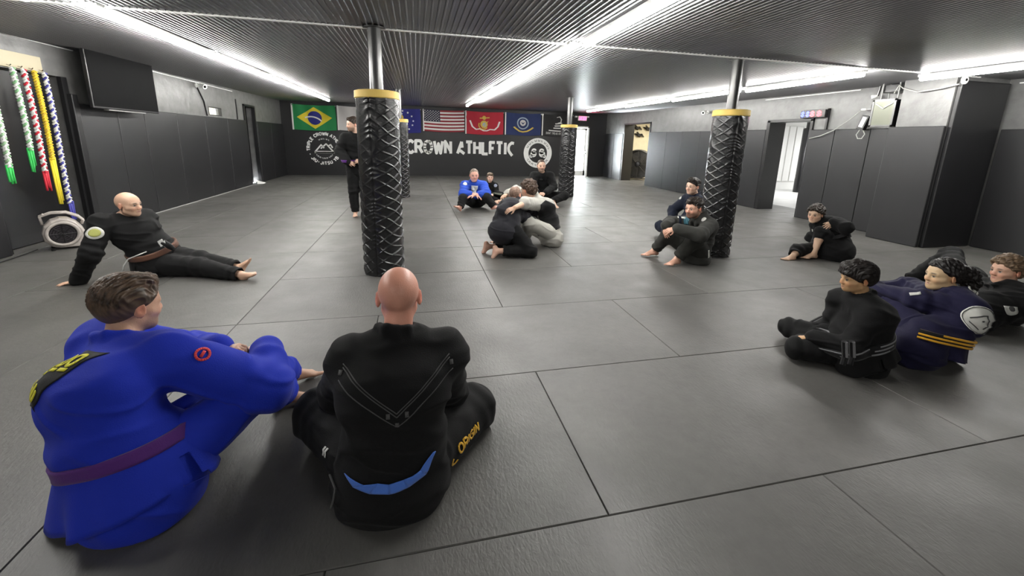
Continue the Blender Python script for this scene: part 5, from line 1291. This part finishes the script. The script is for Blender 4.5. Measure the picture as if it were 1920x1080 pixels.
# --- 3 the bald man leaning back on one hand
def left_man():
    pel = V3(-2.72, 5.02, .13); fw = nrm(V3(.94, -.28, 0)); nk = aty(222, 412, 4.98); hd = aty(241, 384, 4.93)
    sR = aty(187, 422, 4.78); sL = aty(270, 412, 5.15)
    elR = reach(170, 476, sR, .30); wR = atz(146, 531, .05); wR = aty(146, 527, 4.72); elL = aty(288, 440, 5.3); wL = aty(292, 472, 5.15)
    anR = atz(452, 515, .055); anL = atz(442, 499, .13) if False else aty(446, 502, 4.86); knR = aty(372, 500, 4.80); knL = aty(372, 487, 4.98)
    p = person('bald man in black with brown belt leaning back on one hand', pel, nk, hd, V3(.97, -.22, -.03), fw, (elL, elR), (wL, wR), (knL, knR), (anL, anR),
        (nrm(V3(.55, -.1, .85)), nrm(V3(.7, -.3, .45))), ((V3(.6, -.3, -.5), V3(0, 0, 1), .5), (nrm(V3(-.95, -.2, -.10)), Z, .10, .16)), s=1.02, bulge=.0, tone=(.68, .43, .30), gi=C_['faded'], pants=C_['blackp'],
        hv=.0065, cv=.010, seed=5, amp=.007, fat=1.22, bald=(.10, (.3, .22, .17)), stubble=.12, tsh=(sL, sR), pad=1.12, foot_up=(V3(-1, 0, .5), V3(-.6, 0, .8)), headk=1.04, hup=V3(-.12, 0, 1))
    J, T, o, org = p['J'], p['T'], p['o'], p['org']
    J.belt('belt', p['pel']+p['tu']*.14+p['tf']*.02, nrm(p['tu']+p['tf']*.35), C_['brown'], o, org, w=.055, fdir=p['tf'], th=.008)
    dc = nrm(V3(.15, -1, .1))
    m, dc = J.at(177, 437, aty(177, 437, 4.75)); pt = J.decal('sleeve_patch', m, dc, Z, [circ2(0, 0, .062)], C_['patch'], o, org, off=.004, label='round pale patch on the sleeve'); J.decal('patch_emblem', m, dc, Z, [circ2(0, 0, .042, 14)], C_['green'], pt, org, off=.008)
    m, dc = T.at(274, 505, aty(274, 505, 4.88)); pt = T.decal('thigh_patch', m, dc, Z, [circ2(0, 0, .055)], C_['patch'], o, org, off=.004, label='round pale patch on the thigh'); T.decal('thigh_patch_emblem', m, dc, Z, ring2(0, 0, .018, .044, 14), C_['green'], pt, org, off=.008)
    k = J.at(303, 458, aty(307, 456, 4.83))[0]+V3(0, -.03, .01)
    MB().tube([k, k+V3(.05, -.02, .02), k+V3(.10, -.03, -.02), k+V3(.12, 0, -.06)], [.02, .03, .03, .02], 10).build('belt_knot', C_['blk'], o, smooth=True, origin=org)
    MB().obox(k+V3(.035, -.035, .02), (.012, 0, -.03), (0, .006, 0), (.02, 0, .012)).obox(k+V3(.065, -.04, .01), (.012, 0, -.03), (0, .006, 0), (.012, 0, .006)).build('belt_tip_stripe', C_['whiteb'], o, origin=org)
    J.cord([(275, 472), (255, 480), (240, 486), (232, 498), (230, 508)], None, .006, C_['whiteb'], 'white_cord', o, org)
    J.skirt('jacket_skirt', p['pel']+p['tu']*.12, nrm(p['tu']+p['tf']*.35), p['tf'], C_['faded'], o, org, length=.13, flare=.03, seed=2)
left_man()

# --- 4 the boy in black with grey striped belt
def boy():
    s = .80; pel = V3(3.00, 2.06, .12); fw = nrm(V3(-.93, .36, 0)); nk = aty(1622, 572, 2.06); hd = aty(1607, 522, 2.10)
    knL = V3(2.62, 2.17, .095); knR = V3(2.86, 2.46, .10); anL = V3(2.84, 2.30, .06); anR = V3(2.86, 2.08, .055)
    sL = nk+V3(-.06, -.11, -.07); sR = nk+V3(.0, .15, -.05)
    elL = aty(1592, 650, 1.96); wL = aty(1520, 632, 2.15); elR = aty(1560, 610, 2.3); wR = aty(1530, 618, 2.30)
    p = person(
        'boy in black with a grey striped belt, sitting cross legged at the right', pel, nk, hd, V3(-.92, .36, -.10), fw, (elL, elR), (wL, wR), (knL, knR), (anL, anR),
        (V3(.3, .9, 0), V3(.45, -.88, 0)), ((nrm(V3(-.8, .4, -.2)), Z, .7), (nrm(V3(-.8, -.1, -.25)), Z, .7)), s=s, bulge=.06, tone=(.55, .33, .17), gi=C_['black'], pants=C_['blackp'],
        hv=.0055, cv=.008, seed=6, amp=.009, fat=1.36, hair=('child', DARK), headk=1.16, child=True, tsh=(sL, sR), pad=1.2, lips=(.4, .17, .12), hairh=.0035)
    J, T, o, org = p['J'], p['T'], p['o'], p['org']
    bn = nrm(Z+fw*.30); bc = pel+V3(0, 0, .085)
    bl = J.belt('belt', bc, bn, C_['blk'], o, org, w=.062, fdir=fw, th=.008)
    for dz in (-.024, 0, .024): J.belt('belt_stripe', bc+bn*dz, bn, C_['greyst'], bl, org, w=.010, rows=1, fdir=fw, th=.011, label='grey stripe')
    J.skirt('jacket_skirt', bc-bn*.02, bn, fw, C_['black'], o, org, length=.13, flare=.03, seed=5, wav=.008)
    # hanging belt ends
    for k, px in enumerate((1583, 1597)):
        a = aty(px, 640, 1.88); b = aty(px+1, 668, 1.88); c = aty(px-8, 700, 1.86); 
        MB().tube([a, b, (b+c)/2], .016, 8).build('belt_end', C_['blk'], o, origin=org); MB().tube([a+V3(0, -.012, 0), b+V3(0, -.012, 0)], .009, 8).build('belt_end_stripe', C_['greyst'], o, origin=org)
boy()

# --- 5 the woman in navy
def woman():
    pel = V3(3.50, 2.02, .14); fw = nrm(V3(-.92, .38, 0)); rt = np.cross(fw, Z); nk = aty(1800, 560, 2.06); hd = aty(1768, 517, 2.16)
    knL = aty(1668, 562, 2.38); knR = knL+rt*.20+V3(0, 0, .0); anL = V3(knL[0]-.12, knL[1]+.05, .09); anR = anL+rt*.2
    sL = nk-rt*.165-Z*.06+fw*.04; sR = nk+rt*.165-Z*.06+fw*.04
    elL = aty(1722, 562, 2.16); wL = aty(1655, 545, 2.42); elR = aty(1705, 538, 2.5); wR = aty(1660, 540, 2.6)
    p = person('woman with black tied hair in navy uniform with yellow striped belt', pel, nk, hd, V3(-.93, .34, -.02), fw, (elL, elR), (wL, wR), (knL, knR), (anL, anR),
        (fw, fw), ((nrm(V3(-.4, .85, -.3)), Z, .5), (nrm(V3(-.4, -.85, -.3)), Z, .5)), s=.95, bulge=.12, tone=(.62, .43, .25), gi=C_['navy'], pants=C_['navy'],
        hv=.0055, cv=.008, seed=8, amp=.011, sleeve=(1.16, 1.16), fat=1.06, hair=('long', (.008, .006, .006)), headk=1.06, tsh=(sL, sR), pad=1.2, lips=(.55, .28, .24), hairh=.004)
    J, T, o, org = p['J'], p['T'], p['o'], p['org']
    bn = nrm(p['tu']*.5+Z+p['tf']*.12); bc = pel+p['tu']*.10
    bl = J.belt('belt', bc, bn, C_['blk'], o, org, w=.062, fdir=p['tf'], th=.008, arc=.38)
    for dz in (-.024, .0, .024): J.belt('belt_stripe', bc+bn*dz, bn, C_['amber'], bl, org, w=.013, rows=1, fdir=p['tf'], th=.020, arc=.38, label='yellow stripe')
    c, D = J.at(1840, 602, p['ch'], .0)
    pt = J.decal('back_seal', c, D, p['tu'], [circ2(0, 0, .095, 30)], C_['patch'], o, org, off=.004, label='large round white seal on the back')
    J.decal('back_seal_lines', c, D, p['tu'], ring2(0, 0, .086, .090, 30)+[circ2(0, 0, .006, 8)]+strokes([(-.05, -.03), (-.02, .03), (.0, .05), (.03, .02), (.05, -.03)], .008)+strokes([(-.04, -.05), (.04, -.05)], .006), C_['stitch'], pt, org, off=.008)
    J.decal('back_lettering', c+p['tu']*.175, D, p['tu'], [[(x-.10, y) for x, y in q] for _, q in text2d('CROWN', .035, .009)[0]], C_['patch'], o, org, off=.004)
    J.skirt('jacket_skirt', bc-bn*.02, bn, p['tf'], C_['navy'], o, org, length=.12, flare=.02, seed=6)
    J.decal('sleeve_stripe', *J.at(1716, 550, elL), fw, [[(-.012, -.03), (.012, -.03), (.012, .03), (-.012, .03)]], C_['patch'], o, org, off=.004)
woman()

# --- 6 the man at the right edge
def edge_man():
    pel = V3(4.72, 2.40, .14); fw = nrm(V3(-.93, .36, 0)); rt = np.cross(fw, Z); nk = aty(1897, 545, 2.36); hd = aty(1888, 508, 2.42)
    sL = nk-rt*.18-Z*.06+fw*.02; sR = nk+rt*.18-Z*.06+fw*.02
    knR = aty(1783, 478, 3.1); anR = V3(knR[0]-.30, knR[1]+.12, .09); knL = aty(1822, 520, 2.75); anL = V3(knL[0]-.3, knL[1]+.1, .09)
    elL = aty(1880, 600, 2.42); wL = aty(1850, 590, 2.6); elR = aty(1880, 540, 2.9); wR = aty(1840, 530, 2.95)
    p = person('man with tousled light brown hair in black, cut by the right edge', pel, nk, hd, V3(-.95, .28, -.03), fw, (elL, elR), (wL, wR), (knL, knR), (anL, anR),
        (fw, fw), ((nrm(V3(-.9, .3, -.2)), Z, .5), (nrm(V3(-.9, .3, -.2)), Z, .5)), s=1.0, bulge=.08, tone=(.62, .36, .25), gi=C_['black'], pants=C_['blackp'],
        hv=.0065, cv=.009, seed=9, amp=.007, fat=1.12, hair=('curly', (.14, .092, .055)), tsh=(sL, sR), pad=1.2, headk=1.04)
    J, T, o, org = p['J'], p['T'], p['o'], p['org']
    m, D = J.at(1895, 579, sL); pt = J.decal('sleeve_patch', m, D, Z, [circ2(0, 0, .055)[12:]+[(.055, .02), (-.055, .02)]], C_['patch'], o, org, off=.004, label='pale shield patch on the sleeve'); J.decal('patch_emblem', m, D, Z, [circ2(.005, .0, .022, 10)], C_['stitch'], pt, org, off=.007)
    m = knR*.75+(pel)*.25; T.decal('thigh_patch', *T.at(1815, 492, aty(1826, 488, 2.95)), Z, [[(-.04, -.02), (.04, -.035), (.045, .015), (-.03, .03)]], C_['patch'], o, org, off=.004)
edge_man()

# --- 7 the boy leaning on his raised knee
def lean_boy():
    pel = V3(5.58, 4.40, .15); fw = nrm(V3(-.97, -.05, 0)); nk = aty(1552, 425, 4.62); hd = aty(1529, 402, 4.58)
    sL = aty(1588, 432, 4.38); sR = aty(1556, 428, 4.80)
    anL = V3(*atz(1524, 486, .0)[:2], .085); knL = aty(1540, 436, 4.42); knR = V3(*atz(1495, 470, .10)); anR = V3(*atz(1487, 480, .05))
    elL = aty(1586, 427, 4.14); wL = aty(1561, 416, 4.28); elR = aty(1522, 445, 4.9); wR = aty(1535, 455, 4.75)
    p = person('boy with dark tousled hair in black, hand on his raised bare shin leg', pel, nk, hd, V3(-.93, -.32, -.10), fw, (elL, elR), (wL, wR), (knL, knR), (anL, anR),
        (V3(-.98, .0, 0), V3(-.95, -.1, .15)), ((nrm(V3(-.9, -.05, -.40)), nrm(V3(-.1, -.8, .6)), .15, .12), (nrm(V3(-.8, .0, -.3)), Z, .5)), s=.95, bulge=.10, tone=(.64, .42, .29), gi=C_['black'], pants=C_['blackp'],
        hv=.0065, cv=.009, seed=14, fat=1.35, amp=.008, hair=('curly', (.028, .019, .014)), tsh=(sL, sR), pad=1.12, leg=(.25, .55), headk=1.06, sleeve=(.97, 1))
    J, o, org = p['J'], p['o'], p['org']
    J.decal('chest_mark', *J.at(1524, 432, aty(1514, 424, 4.6)), Z, [[(-.01, -.02), (.01, -.02), (.01, .02), (-.01, .02)]], C_['patch'], o, org, off=.004)
    J.belt('belt', pel+V3(0, 0, .12), nrm(p['tu']), C_['blk'], o, org, w=.045, fdir=p['tf'])
lean_boy()

# --- 8 the man in grey against the right column
def grey_man():
    pel = V3(3.50, 4.50, .15); fw = nrm(V3(-.98, -.14, 0)); nk = aty(1325, 412, 4.56); hd = aty(1301, 391, 4.50)
    sL = aty(1336, 428, 4.38); sR = aty(1300, 420, 4.74)
    anL = V3(*atz(1268, 497, .0)[:2], .085); anR = V3(*atz(1226, 480, .0)[:2], .085); knL = aty(1303, 447, 4.33); knR = aty(1252, 440, 4.68)
    elL = aty(1312, 441, 4.18); wL = aty(1266, 428, 4.32); elR = aty(1256, 418, 4.78); wR = aty(1248, 424, 4.48)
    p = person('bearded man in grey uniform sitting against the right padded column', pel, nk, hd, V3(-.93, -.30, -.04), fw, (elL, elR), (wL, wR), (knL, knR), (anL, anR),
        (V3(-.92, -.25, 0), V3(-.95, -.05, 0)), ((nrm(V3(-.9, .25, -.35)), nrm(V3(-.2, -.6, .7)), .6), (nrm(V3(-.1, -.5, -.85)), nrm(V3(-.8, -.4, .2)), .35)), s=1.0, bulge=.10, tone=(.64, .36, .26), gi=C_['grey'], pants=C_['greyp'],
        hv=.0065, cv=.009, seed=17, amp=.006, hair=('short', (.02, .014, .011)), stubble=.85, beard=(.09, .045, .03), tsh=(sL, sR), pad=1.12, leg=(.90, .88), headk=1.08, sleeve=(.97, 1))
    J, T, o, org = p['J'], p['T'], p['o'], p['org']
    J.decal('shoulder_patch', *J.at(1320, 412, sL), Z, [circ2(0, 0, .032, 14)], C_['patch'], o, org, off=.004, label='white shoulder patch')
    J.decal('lapel_lining', *J.at(1288, 414, nk), Z, [[(-.03, -.05), (.03, -.05), (.05, .05), (-.05, .05)]], cloth('teal_lining', (.05, .14, .18)), o, org, off=.004, label='teal lining at the open lapel')
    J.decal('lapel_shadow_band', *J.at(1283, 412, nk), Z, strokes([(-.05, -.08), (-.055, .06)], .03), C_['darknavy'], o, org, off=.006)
    J.decal('far_patch', *J.at(1278, 408, sR), Z, [[(-.05, -.015), (.05, -.015), (.05, .015), (-.05, .015)]], C_['patch'], o, org, off=.004)
    T.decal('hip_patch', *T.at(1328, 476, pel), Z, [[(-.03, .05), (.0, .05), (.035, -.06), (.02, -.09), (.0, -.05)]], C_['patch'], o, org, off=.004)
grey_man()

# --- 9 the man behind him
def behind_man():
    pel = V3(4.22, 5.75, .15); fw = nrm(V3(-.97, .0, 0)); nk = aty(1306, 372, 5.75); hd = aty(1299, 350, 5.70)
    sL = nk+V3(-.02, -.17, -.06); sR = nk+V3(-.02, .17, -.06)
    knL = V3(4.05, 5.33, .16); knR = V3(3.95, 6.0, .16); anL = V3(3.95, 5.72, .08); anR = V3(3.95, 5.5, .08)
    elL = V3(4.16, 5.50, .42); wL = V3(4.02, 5.66, .28); elR = V3(4.16, 6.02, .42); wR = V3(4.02, 5.80, .28)
    p = person('young man in dark navy half hidden behind the bearded man in grey', pel, nk, hd, V3(-.95, -.28, -.03), fw, (elL, elR), (wL, wR), (knL, knR), (anL, anR),
        (fw, fw), ((nrm(V3(-.9, .3, -.3)), Z, .5), (nrm(V3(-.9, -.3, -.3)), Z, .5)), s=1.0, bulge=.08, tone=(.64, .41, .30), gi=C_['darknavy'], pants=C_['darknavy'],
        hv=.008, cv=.012, seed=19, amp=.006, hair=('short', (.016, .011, .009)), tsh=(sL, sR), pad=1.1, headk=1.08, stubble=.2)
    p['J'].decal('sleeve_patch', *p['J'].at(1276, 371, sL), Z, [circ2(0, 0, .03, 12)], C_['patch'], p['o'], p['org'], off=.004)
behind_man()

# --- 10 the man in bright blue facing the camera
def far_blue():
    s = 1.04; pel = V3(1.28, 9.05, .15); fw = nrm(V3(-.08, -1, 0)); nk = aty(889, 343, 8.98); hd = aty(889, 329, 8.88)
    sR = nk+V3(-.20, 0, -.07); sL = nk+V3(.20, 0, -.07)
    knR = aty(868, 372, 8.62); anR = aty(863, 388, 8.50); knL = aty(912, 370, 8.62); anL = aty(925, 386, 8.55)
    elR = aty(868, 364, 8.72); wR = aty(893, 365, 8.58); elL = aty(912, 363, 8.72); wL = aty(888, 366, 8.55)
    p = person('man in bright blue jacket and black trousers facing the camera, far centre', pel, nk, hd, V3(-.05, -1, -.08), fw, (elL, elR), (wL, wR), (knL, knR), (anL, anR),
        (nrm(V3(.75, -.4, .15)), nrm(V3(-.45, -.6, .5))), ((nrm(V3(-.8, -.3, -.15)), Z, .3), (nrm(V3(.75, -.3, -.55)), Z, .2)), s=s, bulge=.08, tone=(.66, .36, .28), gi=C_['farblue'], pants=C_['blackp'],
        hv=.008, cv=.011, seed=21, amp=.006, hair=('buzz', (.20, .15, .12)), stubble=.3, beard=(.35, .2, .15), tsh=(sL, sR), pad=1.2, headk=1.12, sleeve=(.55, .55), fat=1.1, skirt=False, jlow=.14)
    J, o, org = p['J'], p['o'], p['org']
    J.decal('shirt_front', *J.at(889, 353, nk), Z, [[(-.065, .06), (-.035, -.12), (.035, -.12), (.065, .06)]], C_['patch'], o, org, off=.006, label='pale shirt showing between the lapels')
    J.decal('shoulder_patch', *J.at(872, 345, sR), Z, [circ2(0, 0, .045, 16)], C_['patch'], o, org, off=.004, label='round white shoulder patch')
far_blue()

# --- 11 the small child
def child():
    s = .72; pel = V3(1.86, 9.95, .12); fw = nrm(V3(.02, -1, 0)); nk = aty(919, 346, 9.9); hd = aty(919, 333, 9.85)
    sR = nk+V3(-.13, 0, -.05); sL = nk+V3(.13, 0, -.05)
    knR = V3(1.60, 9.68, .16); knL = V3(2.16, 9.68, .10); anR = V3(1.95, 9.55, .06); anL = V3(1.80, 9.5, .06)
    elR = aty(908, 364, 9.8); elL = aty(932, 362, 9.8); wR = V3(1.72, 9.62, .24); wL = V3(2.02, 9.58, .22)
    p = person('small child with brown bobbed hair in black, sitting beside the man in bright blue', pel, nk, hd, V3(-.1, -1, -.05), fw, (elL, elR), (wL, wR), (knL, knR), (anL, anR),
        (V3(.75, -.5, 0), V3(.6, -.6, 0)), ((nrm(V3(-.2, -.9, -.2)), Z, .4), (nrm(V3(.2, -.9, -.2)), Z, .4)), s=s, bulge=.04, tone=(.72, .47, .36), gi=C_['black'], pants=C_['blackp'],
        hv=.008, cv=.011, seed=23, amp=.005, hair=('short', (.10, .065, .04)), tsh=(sL, sR), pad=1.2, headk=1.25, child=True, fat=1.1, leg=(.8, .8))
    J, o, org = p['J'], p['o'], p['org']
    J.decal('chest_patch', *J.at(929, 348, nk), Z, [circ2(0, 0, .04, 14)], cloth('grey_blue_patch', (.3, .33, .42)), o, org, off=.004, label='round grey patch on the chest')
    J.belt('belt', pel+V3(0, 0, .10), Z, C_['greyb'], o, org, w=.045, fdir=fw)
child()

# --- 12 the man cross legged by the far column
def far_black():
    s = 1.10; pel = V3(3.02, 9.60, .15); fw = nrm(V3(-.15, -1, 0)); nk = aty(1017, 327, 9.5); hd = aty(1015, 311, 9.42)
    sR = nk+V3(-.20, 0, -.06); sL = nk+V3(.20, 0, -.06)
    knR = V3(2.60, 9.25, .20); knL = V3(3.42, 9.20, .24); anR = V3(3.08, 8.98, .08); anL = V3(2.90, 9.0, .08)
    elR = aty(998, 352, 9.4); elL = aty(1038, 350, 9.35); wR = aty(1008, 362, 9.05); wL = aty(1022, 362, 9.05)
    p = person('man with receding hair in black, sitting cross legged beside the distant column', pel, nk, hd, V3(-.08, -1, -.06), fw, (elL, elR), (wL, wR), (knL, knR), (anL, anR),
        (V3(-.5, -.7, 0), V3(.3, -.9, 0)), ((nrm(V3(-.9, -.2, -.1)), V3(0, -.6, .8), .5), (nrm(V3(.9, -.2, -.1)), V3(0, -.6, .8), .5)), s=s, bulge=.05, tone=(.60, .38, .28), gi=C_['black'], pants=C_['blackp'],
        hv=.008, cv=.011, seed=25, amp=.006, hair=('buzz', (.06, .04, .03)), stubble=.6, tsh=(sL, sR), pad=1.12, headk=1.08, leg=(.85, .85))
    p['J'].decal('chest_mark', *p['J'].at(1015, 337, nk), Z, strokes([(-.04, 0), (.04, 0)], .008), C_['stitch'], p['o'], p['org'], off=.004)
far_black()

# --- 13 the kneeling man of the wrestling pair
def kneeler():
    fw = nrm(V3(.93, .32, 0)); pel = V3(1.14, 5.24, .36); nk = aty(972, 382, 5.42); hd = aty(966, 366, 5.52)
    sR = aty(945, 395, 5.22); sL = aty(985, 392, 5.62)
    knR = V3(1.42, 5.00, .085); knL = V3(1.46, 5.38, .085); anR = V3(1.00, 5.06, .09); anL = V3(.92, 5.30, .09)
    elR = aty(985, 408, 5.38); wR = aty(1005, 418, 5.66); elL = aty(1002, 396, 5.75); wL = aty(1018, 408, 5.95)
    p = person('man in slate grey jacket kneeling on his toes and hugging his partner', pel, nk, hd, V3(.60, .75, -.25), fw, (elL, elR), (wL, wR), (knL, knR), (anL, anR),
        (nrm(V3(-.25, .05, -.95)), nrm(V3(-.20, -.1, -.95))), ((nrm(V3(.7, .6, -.2)), Z, .5), (nrm(V3(.3, .9, -.2)), Z, .5)), s=.98, bulge=.09, tone=(.66, .40, .30), gi=C_['slate'], pants=C_['black'],
        hv=.0065, cv=.009, seed=27, amp=.007, hair=('buzz', (.25, .16, .12)), tsh=(sL, sR), pad=1.08, foot_up=(V3(1, 0, -.2), V3(1, 0, -.2)), fat=1.15, leg=(.88, .85), hup=V3(-.2, -.2, 1))
kneeler()

# --- 14 his partner in white
def partner():
    fw = nrm(V3(-.92, -.25, 0)); pel = V3(1.86, 5.60, .16); nk = aty(1003, 372, 5.75); hd = aty(991, 357, 5.68)
    sL = aty(1006, 384, 5.60); sR = aty(992, 376, 5.98)
    knL = aty(992, 418, 5.35); anL = V3(1.50, 5.60, .09); knR = V3(1.35, 5.9, .42); anR = V3(1.2, 5.75, .09)
    elL = aty(985, 381, 5.25); wL = aty(966, 389, 5.04); elR = V3(1.45, 5.95, .75); wR = V3(1.25, 5.7, .75)
    p = person('brown haired person in white uniform clinging to the kneeling man', pel, nk, hd, V3(-.55, .75, -.1), fw, (elL, elR), (wL, wR), (knL, knR), (anL, anR),
        (V3(-.8, .3, 0), V3(-.9, 0, 0)), ((nrm(V3(-.9, -.1, -.30)), nrm(V3(0, -.5, .8)), .3), (nrm(V3(-.6, -.6, -.2)), Z, .4)), s=.98, bulge=.12, tone=(.66, .42, .30), gi=C_['white'], pants=C_['white'],
        hv=.0065, cv=.009, seed=29, amp=.007, hair=('curly', (.07, .042, .028)), tsh=(sL, sR), pad=1.15, fat=1.0, headk=1.1, sleeve=(.22, 1))
    J, o, org = p['J'], p['o'], p['org']
    c = (p['ch']+p['wa'])/2
    J.decal('side_panel', c, nrm(V3(-.1, -.95, .25)), p['tu'], [[(-.12, -.25), (.10, -.25), (.13, -.05), (.12, .10), (.02, .20), (-.10, .17), (-.14, 0)]], C_['blk'], o, org, off=.005, label='large black side panel of the jacket')
    J.belt('belt', pel+p['tu']*.06, p['tu'], C_['blk'], o, org, w=.045, fdir=p['tf'])
partner()

# --- 15 the standing man half hidden by the column
def standing():
    fw = nrm(V3(.25, -1, 0)); x, y = -1.08, 8.22; pel = V3(x, y, .95); nk = V3(x+.02, y-.02, 1.50); hd = aty(661, 234, y-.05)
    anR = V3(x-.08, y-.02, .09); anL = V3(x+.14, y, .09); knR = V3(x-.09, y-.03, .50); knL = V3(x+.12, y-.03, .50)
    sR = nk+V3(-.19, .0, -.07); sL = nk+V3(.20, 0, -.07)
    elR = aty(637, 282, 8.15); wR = aty(652, 303, 7.98); elL = V3(x+.33, y+.02, 1.16); wL = V3(x+.12, y-.26, 1.08)
    p = person('man in black standing half hidden behind the tall left padded column', pel, nk, hd, V3(-.8, -.6, -.05), fw, (elL, elR), (wL, wR), (knL, knR), (anL, anR),
        (V3(.3, -.95, 0), V3(.1, -1, 0)), ((nrm(V3(-.8, -.2, -.2)), V3(0, -1, 0), .6), (nrm(V3(.85, -.2, -.3)), V3(0, -1, .2), .6)), s=1.0, bulge=.0, tone=(.66, .42, .31), gi=C_['black'], pants=C_['blackp'],
        hv=.008, cv=.011, seed=31, amp=.006, hair=('short', (.05, .035, .025)), tsh=(sL, sR), pad=1.2, leg=(1, 1), headk=1.05, stubble=.7)
    p['J'].belt('belt', pel+Z*.10, Z, C_['purple'], p['o'], p['org'], w=.045, fdir=p['tf'])
standing()
